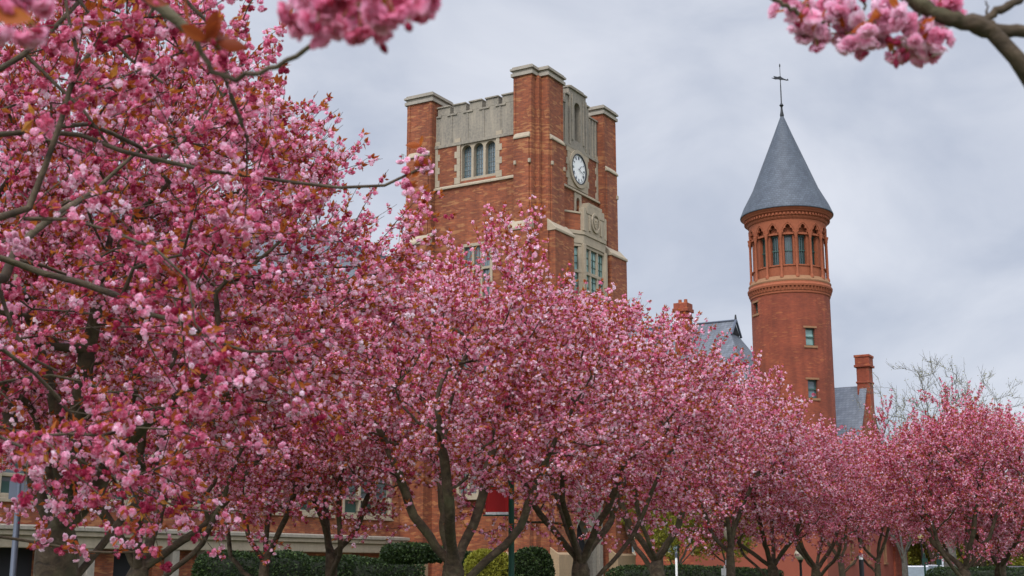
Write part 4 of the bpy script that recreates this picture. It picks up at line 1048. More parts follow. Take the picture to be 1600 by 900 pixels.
def grow_tree(seed, fork, rt, ctr, rad, nlimb=5, n2=230, n3=900, shoots=2200, spacing=.125, flat_bottom=-.85, limb_az=None, lean=(0, 0), limbs_xyz=None, up=.75, inner=.30, keep=None, shoot_len=(.18, .72), limb_r=None):
    """skeleton of a vase-shaped cherry; returns chains, twig chains, cluster sites, directions"""
    rng = np.random.default_rng(seed); s = Skel(rng)
    ctr = np.array(ctr, float); rad = np.array(rad, float)
    f = np.array([lean[0], lean[1], fork])
    s.P[0] = np.array([0, 0, -.1])
    k = s.path(0, [np.array([0, 0, .12]), f * np.array([.25, .25, .33]), f * np.array([.6, .6, .68]), f])
    fk = k
    if limb_az is None: limb_az = [2 * math.pi * (i + rng.uniform(-.22, .22)) / nlimb + seed for i in range(nlimb)]
    for i, a in enumerate(limb_az):
        el = rng.uniform(.55, .8)
        e = ctr + rad * np.array([math.cos(a), math.sin(a), 0]) * rng.uniform(.45, .62) + np.array([0, 0, rad[2] * rng.uniform(-.25, .3)])
        st = fk if i % 2 == 0 else fk - (1 if i % 3 == 1 else 0)
        mid = s.P[st] + (e - s.P[st]) * .45 + np.array([0, 0, -.12 * rad[2]]) + rng.normal(size=3) * .12
        k1 = s.curve(st, mid, .22, 0, .04); s.curve(k1, e, .22, .05, .05)
    if limbs_xyz:
        for pl in limbs_xyz:
            kk = fk; n_0 = len(s.P)
            for p in pl: kk = s.curve(kk, p, .22, .03, .03)
            if limb_r:
                s.minr = s.minr or {}
                for i in range(n_0, len(s.P)): s.minr[i] = limb_r[0] + (limb_r[1] - limb_r[0]) * (i - n_0) / max(1, len(s.P) - n_0)
    def samp(n, lo):
        out = []
        while len(out) < n:
            p = rng.uniform(-1, 1, 3); q = np.linalg.norm(p)
            if q > 1 or q < lo or p[2] < flat_bottom - .2 or (p[2] < flat_bottom + .12 and rng.random() < .62): continue
            az = math.atan2(p[1], p[0]); wob = .76 + .24 * math.sin(az * 3 + seed) * math.cos(p[2] * 3 + seed * 2)
            w_ = ctr + p * rad * wob
            if keep is not None and not keep(w_): continue
            out.append(w_)
        return out
    s.attract(samp(n2, inner), f, .2, .30, .04, .07, .12, first=fk - 1)
    s.attract(samp(n3, inner + .1), f, .16, .16, .03, .08, .08, first=fk + 4)
    chains = s.finish(.0042, rt)
    P = s.A
    # root flare
    for c in chains:
        if c[1].max() > rt * .95:
            z = c[0][:, 2]; c[1][:] = c[1] * (1 + .55 * np.exp(-np.maximum(z, 0) / .22))
    outer = np.where((s.rad < .02) & (P[:, 2] > fork))[0]
    pick = rng.choice(outer, shoots)
    pd = unit(P[pick] - P[s.parr[pick]])
    rel = (P[pick] - ctr) / rad
    outw = unit(rel + 1e-6)
    hgt = np.clip(rel[:, 2:3], -1, 1)
    D = unit(pd * .7 + outw * .55 + rng.normal(size=pd.shape) * .45 + np.array([0, 0, 1.0]) * (up * (.4 + .6 * hgt)))
    Ln = rng.uniform(shoot_len[0], shoot_len[1], shoots)[:, None]
    a = P[pick]; b = a + D * Ln * .5 + rng.normal(size=D.shape) * .02; c = a + D * Ln + np.array([0, 0, .03]) * hgt
    tw = [(np.stack([a[i], b[i], c[i]]), np.array([.0045, .0035, .002])) for i in range(shoots)]
    # cluster sites on shoots and thin branches
    sites = []; dirs = []
    for i in range(shoots):
        m = max(2, int(Ln[i, 0] / spacing)); t = (np.arange(m) + rng.uniform(.2, .8)) / m
        q = np.where(t[:, None] < .5, a[i] + (b[i] - a[i]) * 2 * t[:, None], b[i] + (c[i] - b[i]) * (2 * t[:, None] - 1))
        sites.append(q); dirs.append(np.repeat(D[i:i + 1], m, 0))
    thin = np.where(s.rad < .011)[0]; thin = thin[thin > 3]
    q = P[thin] + rng.uniform(0, 1, (len(thin), 1)) * (P[s.parr[thin]] - P[thin])
    sites.append(q); dirs.append(unit(P[thin] - P[s.parr[thin]]))
    S_ = np.concatenate(sites); Dd = np.concatenate(dirs); S_ = S_ + rng.normal(size=S_.shape) * .018
    return rng, s, chains, tw, S_, Dd

G_ROW = 'flowering cherry trees in a row before the halls'
def cherry_variant(seed, **kw):
    fl = kw.pop('fl', {})
    t = thing('cherry_tree', 'x', 'tree', (0, 0, 0), 0, G_ROW)
    rng, s, ch, tw, S_, Dd = grow_tree(seed, **kw)
    wood_mesh('trunk', ch, tw, M['bark'], t)
    a = dict(fl_r=.0265, petals=6, per=(2, 5), spread=.052, leafn=5.0, leaf_l=.066, tint0=.64); a.update(fl)
    blossom_meshes(rng, S_, Dd, t, **a)
    print('tree', seed, 'sites', len(S_))
    return t

def put(t, px_at, rz, sc, label, scz=None, group=G_ROW):
    k = math.sin(px_at[0] * 7.3 + px_at[1]); k2 = math.sin(px_at[0] * 3.1 + px_at[1] * 2.7)
    t.location = (px_at[0], px_at[1], 0); t.rotation_euler = (R(3.2) * k, R(3.2) * k2, rz); t.scale = (sc * (1 + .06 * k2), sc * (1 - .06 * k2), (scz or sc) * (1 + .015 * k)); t['label'] = label; t['category'] = 'tree'
    if group: t['group'] = group
    return t
VA = cherry_variant(11, fork=1.6, rt=.20, ctr=(0, 0, 4.75), rad=(3.8, 3.8, 3.05), flat_bottom=-.74, n2=230, n3=900, shoots=2500)
VB = cherry_variant(23, fork=1.6, rt=.19, ctr=(0, 0, 4.6), rad=(3.7, 3.7, 2.85), flat_bottom=-.74, nlimb=6, n2=220, n3=900, shoots=2350)
VC = cherry_variant(37, fork=1.7, rt=.12, ctr=(0, 0, 4.45), rad=(2.8, 2.8, 2.75), flat_bottom=-.6, nlimb=4, n2=150, n3=600, shoots=1500)

trees = [  # variant, x, y, rotation, scale, z-scale, label
 ('B', -6.1, 21.5, 0.6, 0.95, 0.95, 'cherry tree with pale low-forking trunk right behind the big twin-stemmed tree'),
 ('C', -4.95, 27.0, 2.0, 1.0, 1.0, 'slender cherry tree with thin pale trunk before the dark clipped hedge'),
 ('C', -3.65, 27.5, 4.1, 1.1, 1.05, 'cherry tree with dark slanting trunk at the right end of the stone band'),
 ('A', -1.07, 23.0, 0.0, 1.0, 1.0, 'broad cherry tree with thick many-limbed trunk left of the green banner pole'),
 ('B', 1.42, 28.0, 1.1, 1.02, 1.02, 'cherry tree with wide vase of limbs in front of the clock tower doorway'),
 ('A', 4.18, 38.0, 2.3, 1.08, 1.10, 'cherry tree with forked trunk right of the clock tower doorway'),
 ('C', 6.85, 42.0, 0.4, 1.2, 1.20, 'young cherry tree with slim stems beside the red and white lamp post'),
 ('B', 9.0, 46.0, 3.3, 1.02, 1.0, 'cherry tree with short dark trunk at the foot of the round tower'),
 ('C', 15.1, 61.0, 5.0, 1.2, 1.12, 'far slim cherry tree left of the orange-banded post'),
 ('C', 16.9, 62.0, 1.2, 1.2, 1.1, 'far slim cherry tree right of the orange-banded post'),
 ('A', 14.25, 42.0, 4.0, 0.98, 0.92, 'cherry tree with four dark limbs in front of the parked cars'),
 ('B', 16.4, 45.0, 5.2, 1.04, 0.98, 'cherry tree with straight brown trunk at the right edge of the view'),
 ('A', 27.5, 78.0, 1.0, 1.0, 0.9, 'distant pink cherry tree behind the parked cars'),
 ('B', 32.5, 82.0, 2.0, 1.1, 0.95, 'distant pink cherry tree at the right of the car park'),
 ('A', 42.0, 96.0, 0.3, 1.1, 0.95, 'distant pink cherry tree closing the far end of the car park'),
 ('B', 36.5, 100.0, 4.4, 1.1, 1.0, 'distant pink cherry tree behind the white car between the two right-hand trunks'),
 ('C', 30.2, 96.0, 3.0, 1.4, 1.2, 'distant slim pink cherry tree just right of the rusticated pier'),
 ('A', 22.6, 66.0, 2.6, 1.0, 0.92, 'pink cherry tree between the bare tree and the four-limbed cherry'),
 ('A', 11.7, 52.0, 5.5, 1.0, .93, 'cherry tree before the smooth red annex between the two halls'),
]
first = {}
protos = {'A': VA, 'B': VB, 'C': VC}
for v, x, y, rz, sc, sz, lab in trees:
    o = protos[v] if v not in first else copy_tree(protos[v])
    first[v] = 1
    put(o, (x, y), rz, sc, lab, sz)

# ------------------------------------------------------------------ the two nearest trees, built branch by branch
def loc(pts, Y, base):
    """photo pixels (px, py[, Y]) -> coordinates relative to a tree base"""
    out = []
    for p in pts:
        q = at(p[0], p[1], p[2] if len(p) > 2 else Y); out.append(np.array([q.x - base[0], q.y - base[1], q.z]))
    return out
def inview(wx, wy, wz, mx0=-160, mx1=1760, my0=-160):
    z = wz - EYE; d = wy * math.cos(PITCH) + z * math.sin(PITCH)
    px = 800 + F * wx / d; py = 450 - F * (z * math.cos(PITCH) - wy * math.sin(PITCH)) / d
    return px, py

def big_tree():
    base = (-4.42, 13.0)
    t = thing('cherry_tree', 'big twin-stemmed cherry tree with mossy dark bark at the left, nearest of the row', 'tree', (base[0], base[1], 0), 0, G_ROW)
    limbs = [loc([(92, 745), (88, 640), (60, 520), (40, 380)], 13.0, base), loc([(150, 770), (182, 690), (215, 560), (250, 400), (300, 250)], 12.9, base),
             loc([(175, 720, 12.8), (260, 640, 12.2), (380, 560, 11.6), (470, 520, 11.2)], 13, base), loc([(60, 660, 12.5), (-40, 560, 11.5), (-140, 500, 11)], 13, base),
             loc([(130, 640, 13.5), (160, 480, 14.5), (280, 330, 15.5), (420, 230, 15.8)], 13, base)]
    keep = lambda p: (lambda q: q[0] > -260 and q[0] < 640 and (q[1] > (80 if q[0] < 400 else 80 + (q[0] - 400) * .75) - 300))(inview(p[0] + base[0], p[1] + base[1], p[2]))
    rng, s, ch, tw, S_, Dd = grow_tree(5, fork=1.9, rt=.21, ctr=(0.15, -.2, 4.75), rad=(3.6, 3.9, 3.0), nlimb=3, n2=280, n3=1200, shoots=3500, limbs_xyz=limbs, keep=keep, flat_bottom=-.78, inner=.25)
    wood_mesh('trunk', ch, tw, M['bark'], t)
    blossom_meshes(rng, S_, Dd, t, fl_r=.0215, petals=10, per=(3, 6), spread=.05, leafn=5.2, leaf_l=.058, bud=.22, petal_size=.85, tint0=.64)
    print('big tree', len(S_))
big_tree()

def petal_flower(seed):
    """detailed double cherry flower, radius about 1, opening along +z"""
    g = np.random.default_rng(seed); V = []; Q = []; T = []
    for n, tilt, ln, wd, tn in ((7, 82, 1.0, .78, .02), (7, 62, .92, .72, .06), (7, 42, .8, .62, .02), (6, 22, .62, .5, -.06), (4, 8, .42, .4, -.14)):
        ph = g.uniform(0, 6)
        for k in range(n):
            a = ph + 2 * math.pi * k / n + g.uniform(-.15, .15); ti = R(tilt + g.uniform(-10, 10)); l = ln * g.uniform(.88, 1.1)
            er = np.array([math.cos(a), math.sin(a), 0]); ez = np.array([0, 0, 1.]); et = np.array([-math.sin(a), math.cos(a), 0])
            ax_ = er * math.sin(ti) + ez * math.cos(ti); nn = np.cross(et, ax_)
            i0 = len(V)
            for r_, wv, cup in ((.06, .10, 0), (.45, .85, .10), (.8, 1.0, .05), (1.0, .62, -.06)):
                for j in (-1, 0, 1):
                    rr = r_ - (.10 if (r_ == 1.0 and j == 0) else 0)
                    V.append(ax_ * l * rr + et * j * wd * .5 * wv + nn * (cup + abs(j) * .12 * wv + g.normal() * .025) + ez * (-.25))
            for r_ in range(3):
                for j in range(2):
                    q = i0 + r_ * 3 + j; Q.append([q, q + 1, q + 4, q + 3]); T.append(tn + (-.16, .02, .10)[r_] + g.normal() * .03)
    return np.array(V), np.array(Q), np.array(T)
def bud_proto():
    V = []; Q = []; n = 7
    prof = [(0.05, -.9), (.42, -.5), (.55, 0), (.42, .5), (.08, .95)]
    for r_, z in prof:
        for k in range(n): a = 2 * math.pi * k / n; V.append([r_ * math.cos(a), r_ * math.sin(a), z])
    for i in range(len(prof) - 1):
        for k in range(n): Q.append([i * n + k, i * n + (k + 1) % n, (i + 1) * n + (k + 1) % n, (i + 1) * n + k])
    return np.array(V), np.array(Q), np.linspace(-.05, .05, len(Q))
FLP = [petal_flower(k) for k in range(4)]; BUD = bud_proto()

def near_cluster(parent, rng, hubs, name='blossom_cluster', nfl=4, fl_r=.022, leafn=2, leaf_l=.06, bud=.25, tint0=.60, drop=.035, lab=None, lt=0.0):
    """flowers on short stalks hanging from hubs (world-relative to parent)"""
    pos = []; D = []; st = []; hub = []
    for h in hubs:
        for _ in range(max(1, rng.poisson(nfl))):
            d = unit(rng.normal(size=3) + np.array([0, 0, -.75])); l = rng.uniform(.6, 1.4) * drop
            p = h + d * l + np.array([0, 0, -.008]); pos.append(p); D.append(unit(d + rng.normal(size=3) * .35)); st.append((np.array([h, h + d * l * .5 + np.array([0, 0, .004]), p]), np.array([.0011, .0009, .0014])))
    pos = np.array(pos); D = np.array(D); n = len(pos); isb = rng.random(n) < bud
    wh = rng.integers(0, 4, n); sc = fl_r * rng.uniform(.8, 1.1, n); t = tint0 + rng.normal(size=n) * .11
    Vs, Qs, Ts, n0 = [], [], [], 0
    for k in range(5):
        q = isb if k == 4 else ((wh == k) & ~isb)
        if not q.any(): continue
        pr = BUD if k == 4 else FLP[k]
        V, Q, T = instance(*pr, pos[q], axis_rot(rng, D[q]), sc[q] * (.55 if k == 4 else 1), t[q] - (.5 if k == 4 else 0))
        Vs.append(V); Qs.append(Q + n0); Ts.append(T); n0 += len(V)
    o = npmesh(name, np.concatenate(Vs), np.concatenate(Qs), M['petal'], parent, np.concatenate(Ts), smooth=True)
    V, Q = tubes(st, 4); npmesh('flower_stalks', V, Q, M['lime_leaf'], o, np.full(len(Q), .2))
    m = rng.poisson(leafn, len(hubs)); idx = np.repeat(np.arange(len(hubs)), m)
    if len(idx):
        H = np.array(hubs)[idx]; d = unit(rng.normal(size=(len(idx), 3)) + np.array([0, 0, .15]))
        # leaf with more segments: long pointed, folded along the midrib, drooping
        LVv = []; 
        for z, wv, dr in ((0, .02, 0), (.2, .16, .01), (.45, .24, .03), (.7, .19, .09), (.88, .09, .16), (1.0, .004, .24)):
            LVv += [[-wv, dr + wv * .35, z], [0, dr, z], [wv, dr + wv * .35, z]]
        LQq = [[3 * i + j, 3 * i + j + 1, 3 * i + j + 4, 3 * i + j + 3] for i in range(5) for j in range(2)]
        V, Q, T = instance(np.array(LVv), np.array(LQq), np.array([0, .1] * 5), H, axis_rot(rng, d), leaf_l * rng.uniform(.6, 1.25, len(idx)), rng.uniform(.1, .6, len(idx)) + lt)
        npmesh('leaves', V, Q, M['bronze'], o, T, smooth=True)
    return o

def left_overhang():
    base = (-3.6, 5.6)
    t = thing('cherry_tree', 'nearest cherry tree, rooted left of the view, long thin branches crossing the upper left', 'tree', (base[0], base[1], 0))
    a_ = loc([(-60, 385, 6.6), (0, 402), (60, 425), (140, 445), (230, 490), (300, 508), (340, 535), (400, 553), (440, 549)], 6.8, base)
    b_ = loc([(-80, 235, 6.0), (60, 205), (130, 212), (200, 240), (270, 255), (330, 268), (430, 280), (540, 294), (632, 288), (660, 262)], 6.0, base)
    c_ = loc([(-90, 640, 8.2), (0, 596), (100, 585), (160, 610), (215, 618)], 8.4, base)
    d_ = loc([(-40, 420, 7.2), (0, 455), (25, 530), (60, 580), (90, 580)], 7.5, base)
    e_ = loc([(-50, 345, 5.2), (38, 342), (60, 290), (85, 220), (112, 140), (120, 80), (100, 0), (96, -60)], 5.4, base)
    g_ = loc([(-40, 140, 5.8), (40, 85), (100, 145), (150, 190), (168, 225)], 6.0, base)
    h_ = loc([(-200, 840, 8.4), (0, 838), (70, 850), (150, 868), (235, 862)], 8.8, base)
    i_ = loc([(-120, 700, 8.6), (0, 660), (80, 700), (150, 732), (260, 790), (330, 800)], 9.0, base)
    j_ = loc([(-60, 0, 6), (130, 0), (160, 45), (210, 100), (255, 130)], 5.6, base)
    k_ = loc([(-120, -160, 5), (200, -60, 4.6), (330, 40, 4.6), (360, 150, 4.7), (385, 215, 4.8)], 5, base)
    keep = lambda p: (lambda q, y: -220 < q[0] < 430 - 0.1 * q[1] and -200 < q[1] < 760 and 4.6 < y < 9.5)(inview(p[0] + base[0], p[1] + base[1], p[2]), p[1] + base[1])
    rng, s, ch, tw, S_, Dd = grow_tree(71, fork=2.0, rt=.085, ctr=(1.2, 1.2, 3.6), rad=(3.9, 3.6, 2.6), nlimb=0, limb_az=[], n2=60, n3=200, shoots=420, limb_r=(.020, .006), limbs_xyz=[a_, b_, c_, d_, e_, g_, h_, i_, j_, k_], keep=keep, flat_bottom=-.95, inner=.1, spacing=.11)
    # keep blossoms away from the open sky between the two trees
    q = np.array([inview(p[0] + base[0], p[1] + base[1], p[2]) for p in S_]); m = (q[:, 0] < 470) | ((q[:, 1] > 300) & (q[:, 0] < 640)) | ((np.abs(q[:, 1] - 270) < 45) & (q[:, 0] > 560) & (q[:, 0] < 690))
    S_, Dd = S_[m], Dd[m]
    tw = [c for c in tw if (lambda u: u[0] < 440 or (u[1] > 300 and u[0] < 640) or (abs(u[1] - 270) < 40 and 560 < u[0] < 690))(inview(c[0][2][0] + base[0], c[0][2][1] + base[1], c[0][2][2]))]
    wood_mesh('trunk', ch, tw, M['bark'], t)
    blossom_meshes(rng, S_, Dd, t, fl_r=.020, petals=20, per=(3, 7), spread=.046, leafn=3.6, leaf_l=.052, bud=.25, petal_size=.62, tint0=.52)
    # blossom bunches on the lower outer twigs
    hubs = [at(px + rng.normal() * 9, py + rng.normal() * 8, Y) for px, py, Y, n in ((150, 700, 9, 6), (255, 760, 9, 4), (60, 745, 8.8, 6), (150, 640, 8.6, 6), (400, 690, 9.5, 6), (410, 690, 9.5, 3), (300, 640, 9, 5), (250, 690, 9, 6), (70, 832, 8.8, 7), (120, 738, 9, 6), (200, 728, 9, 6), (235, 738, 9, 3), (185, 850, 8.8, 3), (125, 857, 8.8, 5), (290, 805, 9, 6), (340, 795, 9, 4), (10, 800, 8.6, 5), (30, 790, 8.6, 4), (20, 690, 8.6, 6), (90, 680, 8.8, 6), (330, 552, 7, 4), (665, 250, 6, 4), (650, 238, 6, 3), (345, 328, 6.4, 4), (368, 340, 6.4, 5), (45, 380, 6.4, 5), (20, 370, 6.3, 5), (300, 560, 7, 4)) for _ in range(n)]
    hubs = [np.array([h.x - base[0], h.y - base[1], h.z]) for h in hubs]
    near_cluster(t, rng, hubs, nfl=3.0, tint0=.66, bud=.15, leafn=1.3)
    # close, out of focus boughs hanging into the top of the view
    w_ = MB(); twg = []
    def bough(pts, r0, r1): 
        P = np.array(loc(pts, 3, base)); P, r = resample(P, np.linspace(r0, r1, len(P)), 3 * len(P)); P[1:-1] += rng.normal(size=(len(P) - 2, 3)) * .0025; twg.append((P, r))
    bough([(-900, -500, 4.6), (-300, -330, 3.4), (60, -140, 2.7), (215, -25, 2.5), (262, 22, 2.5), (300, 52, 2.5)], .035, .010)
    bough([(300, 52, 2.5), (316, 85, 2.5), (330, 112, 2.5), (372, 124, 2.5), (410, 112, 2.45), (460, 88, 2.4), (505, 67, 2.35), (548, 42, 2.3), (600, 12, 2.2), (640, -30, 2.1)], .0065, .004)
    bough([(60, -140, 2.7), (350, -160, 2.4), (560, -110, 2.1), (600, -30, 2.05)], .012, .005)
    bough([(-300, -330, 3.4), (-60, -120, 2.3), (40, -30, 1.9)], .012, .005)
    bough([(345, 118, 2.5), (355, 136, 2.6), (392, 230, 2.9)], .003, .0018)
    V, Q = tubes(twg, 9); npmesh('bough', V, Q, M['bark'], t, smooth=True)
    def region(n, x0, x1, y0, y1, Y, dY=.12):
        o = []
        for _ in range(n): q_ = at(rng.uniform(x0, x1), rng.uniform(y0, y1), Y + rng.uniform(-dY, dY)); o.append(np.array([q_.x - base[0], q_.y - base[1], q_.z]))
        return o
    near_cluster(t, rng, region(19, 478, 645, -60, 22, 1.75) + region(3, 600, 660, -40, 10, 1.85), nfl=5, tint0=.38, bud=.22, leafn=.6, leaf_l=.05)
    near_cluster(t, rng, region(2, 640, 672, -50, -5, 1.9), nfl=2, tint0=.38, bud=.3, leafn=3, leaf_l=.06)
    near_cluster(t, rng, region(6, -40, 75, -70, 22, 1.7), nfl=4, tint0=.42, bud=.2, leafn=1, leaf_l=.05)
    lf = [at(px, py, 2.45) for px, py in ((312, 48), (322, 62), (332, 70), (340, 66), (296, 40), (262, 8))]
    near_cluster(t, rng, [np.array([h.x - base[0], h.y - base[1], h.z]) for h in lf], nfl=.2, bud=1.0, leafn=2.8, leaf_l=.058, name='leaf_spray', lt=-.45)
    print('left overhang', len(S_))
left_overhang()

def right_overhang():
    base = (3.0, 3.6)
    t = thing('cherry_tree', 'cherry tree rooted right of the view, dark bough and hanging blossom in upper right corner', 'tree', (base[0], base[1], 0))
    rng = np.random.default_rng(91)
    trunk = [np.array([0, 0, -.1]), np.array([0, 0, .15]), np.array([-.03, .02, 1.0]), np.array([-.06, -.05, 1.9])]
    P, r = resample(np.array(trunk), np.array([.24, .19, .155, .15]), 14)
    V, Q = tubes([(P, r)], 16); tk = npmesh('trunk', V, Q, M['bark'], t, smooth=True)
    twg = []
    def bough(pts, radii, Y=2.6):
        P = np.array([p if isinstance(p, np.ndarray) else loc([p], Y, base)[0] for p in pts]); P, r = resample(P, np.array(radii), 5 * len(P)); P[1:-1] += rng.normal(size=(len(P) - 2, 3)) * .0022; r = r * (1 + .07 * rng.normal(size=len(r))); twg.append((P, r))
    f = trunk[-1]
    bough([f + np.array([0, 0, -.1]), (1900, 330, 3.2), (1700, 215, 2.8), (1605, 118), (1575, 72), (1545, 44)], [.12, .08, .035, .019, .018, .019])
    bough([(1552, 46), (1520, 38), (1480, 30), (1440, 8), (1395, -22), (1330, -70), (1200, -150)], [.020, .0185, .0175, .017, .016, .013, .008])
    bough([(1545, 44), (1575, 48), (1620, 48), (1760, 60, 2.7)], [.016, .014, .014, .010])
    bough([(1535, 34), (1560, 18), (1590, 2), (1640, -40)], [.010, .009, .008, .006])
    bough([(1200, -8), (1222, 6), (1250, 22), (1275, 32), (1290, 34)], [.005, .005, .0045, .0045, .0035], 2.55)
    bough([(1200, -150, 2.6), (1150, -60, 2.57), (1200, -8, 2.55)], [.008, .006, .005])
    bough([(1330, -70), (1345, -20), (1350, 15)], [.006, .004, .003]); bough([(1395, -22), (1385, 10), (1400, 35)], [.006, .004, .003]); bough([(1440, 8), (1432, 30), (1425, 48)], [.005, .003, .002])
    bough([(1541, 30), (1543, 10), (1541, 2)], [.003, .002, .001])
    bough([f, np.array([.5, .6, 3.0]), np.array([1.3, 1.4, 4.2]), np.array([2.0, 2.0, 5.2])], [.11, .08, .05, .02]); bough([f, np.array([.6, -.6, 3.0]), np.array([1.2, -1.3, 4.3])], [.10, .06, .02])
    V, Q = tubes(twg, 12); npmesh('bough', V, Q, M['bark'], t, smooth=True)
    hubs = []
    for px, py, sx, sy, n in ((1238, 22, 8, 8, 3), (1252, 18, 14, 8, 3), (1275, 60, 10, 8, 2), (1262, 38, 14, 8, 3), (1310, 22, 18, 10, 4), (1345, 35, 20, 12, 5), (1300, 52, 14, 8, 3), (1360, 62, 16, 9, 4), (1400, 40, 18, 12, 4), (1430, 55, 16, 9, 4), (1462, 62, 10, 8, 3), (1325, 62, 16, 8, 3), (1420, 78, 14, 6, 3), (1330, 80, 12, 4, 2), (1385, 78, 16, 6, 3), (1345, 8, 22, 8, 3), (1395, 8, 16, 8, 2), (1450, 78, 10, 5, 2)):
        for _ in range(n):
            h = at(px + rng.normal() * sx * .6, py - 10 + rng.normal() * sy * .6, 2.6 + rng.normal() * .035); hubs.append(np.array([h.x - base[0], h.y - base[1], h.z]))
    near_cluster(t, rng, hubs, nfl=3.2, fl_r=.0215, tint0=.66, bud=.26, leafn=1.1, leaf_l=.042, drop=.026)
    hubs = []
    for px, py in ((1470, -5), (1478, 8), (1462, 2), (1500, -20), (1300, -10), (1250, -15)):
        h = at(px, py, 2.62); hubs.append(np.array([h.x - base[0], h.y - base[1], h.z]))
    near_cluster(t, rng, hubs, nfl=2, tint0=.6, bud=.3, leafn=2, leaf_l=.045)
right_overhang()

# ------------------------------------------------------------------ other plants
def leafy_tree(name, label, cat, x, y, seed, ctr, rad, fork, rt, lm, leaf_l, leafn, n2=70, n3=260, shoots=700, barkm='twigbark', group=None):
    t = thing(name, label, cat, (x, y, 0), 0, group)
    rng, s, ch, tw, S_, Dd = grow_tree(seed, fork=fork, rt=rt, ctr=ctr, rad=rad, n2=n2, n3=n3, shoots=shoots, nlimb=5)
    tw = [(P, r * 2.4) for P, r in tw]; ch = [(P, np.maximum(r * 1.05, .009)) for P, r in ch]
    wood_mesh('trunk', ch, tw, M[barkm], t)
    n = rng.poisson(leafn, len(S_)); idx = np.repeat(np.arange(len(S_)), n)
    d = unit(rng.normal(size=(len(idx), 3)))
    V, Q, T = instance(LV, LQ, LT, S_[idx] + d * .12, axis_rot(rng, d), leaf_l * rng.uniform(.5, 1.3, len(idx)), rng.uniform(0, 1, len(idx)))
    npmesh('crown', V, Q, M[lm], t, T)
leafy_tree('bare_tree', 'nearly bare grey tree with a few pale buds above the pink crowns at the right', 'tree', 24.2, 74, 4, (0, 0, 9.1), (5.6, 5.2, 5.2), 3.0, .34, 'pale_leaf', .10, .7, 110, 520, 1700)
leafy_tree('bare_tree', 'smaller budding grey tree just right of the gabled wing roof', 'tree', 24.6, 84, 9, (0, 0, 6.4), (3.0, 3.0, 3.6), 2.2, .18, 'pale_leaf', .12, 2.2, 60, 240, 600)
leafy_tree('green_tree', 'yellow-green leafing tree seen under the cherry limbs before the red hall', 'tree', 8.2, 66, 14, (0, 0, 4.3), (3.0, 2.6, 2.6), 1.6, .12, 'lime_leaf', .16, 7)
leafy_tree('green_tree', 'second yellow-green leafing tree, right of the lamp post with the red flag', 'tree', 11.6, 72, 15, (0, 0, 4.2), (2.6, 2.4, 2.5), 1.6, .12, 'lime_leaf', .16, 7)
leafy_tree('green_tree', 'small bright green tree at the corner of the rusticated pier', 'tree', 31.5, 102, 16, (0, 0, 3.9), (1.9, 1.9, 2.6), 1.4, .10, 'lime_leaf', .2, 8)

def hedge(name, label, lx, ly, lz, x, y, rz, seed, lm='green_leaf', dens=420, leaf=.075, roundness=.25, group=None, z0=0.05):
    rng = np.random.default_rng(seed); t = thing(name, label, name.replace('_', ' '), (x, y, 0), rz, group)
    # superellipsoid shell of leaves round a solid dark core
    n = int(2.6 * dens * (lx * ly + 2 * lz * (lx + ly)))
    d = unit(rng.normal(size=(n, 3)) * np.array([lx, ly, lz])); p = 2 / roundness
    k = (np.abs(d / np.array([lx / 2, ly / 2, lz / 2])) ** p).sum(1) ** (-1 / p)
    P = d * k[:, None]
    wob = 1 + .035 * np.sin(P[:, 0] * 3.1 + seed) + .03 * np.sin(P[:, 1] * 4.7 + P[:, 2] * 3)
    P = P * wob[:, None] * (1 - rng.random(n) ** 2 * .2 - (rng.random(n) < .04) * rng.random(n) * .12)[:, None]; P[:, 2] += lz / 2 + z0
    D = unit(d + rng.normal(size=d.shape) * .8)
    V, Q, T = instance(LV * np.array([1.6, 1, 1]), LQ, LT, P, axis_rot(rng, D), leaf * rng.uniform(.6, 1.4, n), rng.beta(2, 2.5, n))
    fo = npmesh('foliage', V, Q, M[lm], t, T)
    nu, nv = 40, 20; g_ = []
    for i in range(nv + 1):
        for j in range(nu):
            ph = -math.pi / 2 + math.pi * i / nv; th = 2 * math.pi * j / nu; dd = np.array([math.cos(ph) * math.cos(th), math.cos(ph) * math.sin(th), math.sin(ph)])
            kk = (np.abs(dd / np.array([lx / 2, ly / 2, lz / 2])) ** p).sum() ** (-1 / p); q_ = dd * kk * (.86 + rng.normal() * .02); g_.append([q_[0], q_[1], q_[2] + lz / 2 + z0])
    npmesh('dark_core', g_, [[i * nu + j, i * nu + (j + 1) % nu, (i + 1) * nu + (j + 1) % nu, (i + 1) * nu + j] for i in range(nv) for j in range(nu)], M['hedge_core'], fo, smooth=True)
    tw = []
    for _ in range(int(26 * max(lx, 1))):
        b = np.array([rng.uniform(-.4, .4) * lx, rng.uniform(-.3, .3) * ly, 0]); e = b + np.array([rng.normal() * .15, rng.normal() * .1, lz * rng.uniform(.7, .95)]); tw.append((np.array([b, (b + e) / 2 + rng.normal(size=3) * .04, e]), np.array([.02, .012, .005])))
    V, Q = tubes(tw, 4); npmesh('stems', V, Q, M['bark'], t)
def hp(px, Y): q = at(px, 885, Y); return q.x, q.y
HG = 'clipped hedge blocks in front of the brick hall'
for i, (px, Y, lx, ly, lz, lab, lm) in enumerate((
    (395, 41, 3.6, 1.3, 1.95, 'dark clipped hedge block left of the slender pale-trunked cherry', 'green_leaf'),
    (505, 44, 4.0, 1.3, 1.85, 'long dark clipped hedge behind the slanting-trunked cherry', 'green_leaf'),
    (595, 45, 3.0, 1.3, 1.75, 'low dark hedge left of the flat-topped shrub', 'green_leaf'),
    )):
    x, y = hp(px, Y); hedge('hedge', lab, lx, ly, lz, x, y, ROT - R(25), 30 + i, lm, group=HG, dens=330)
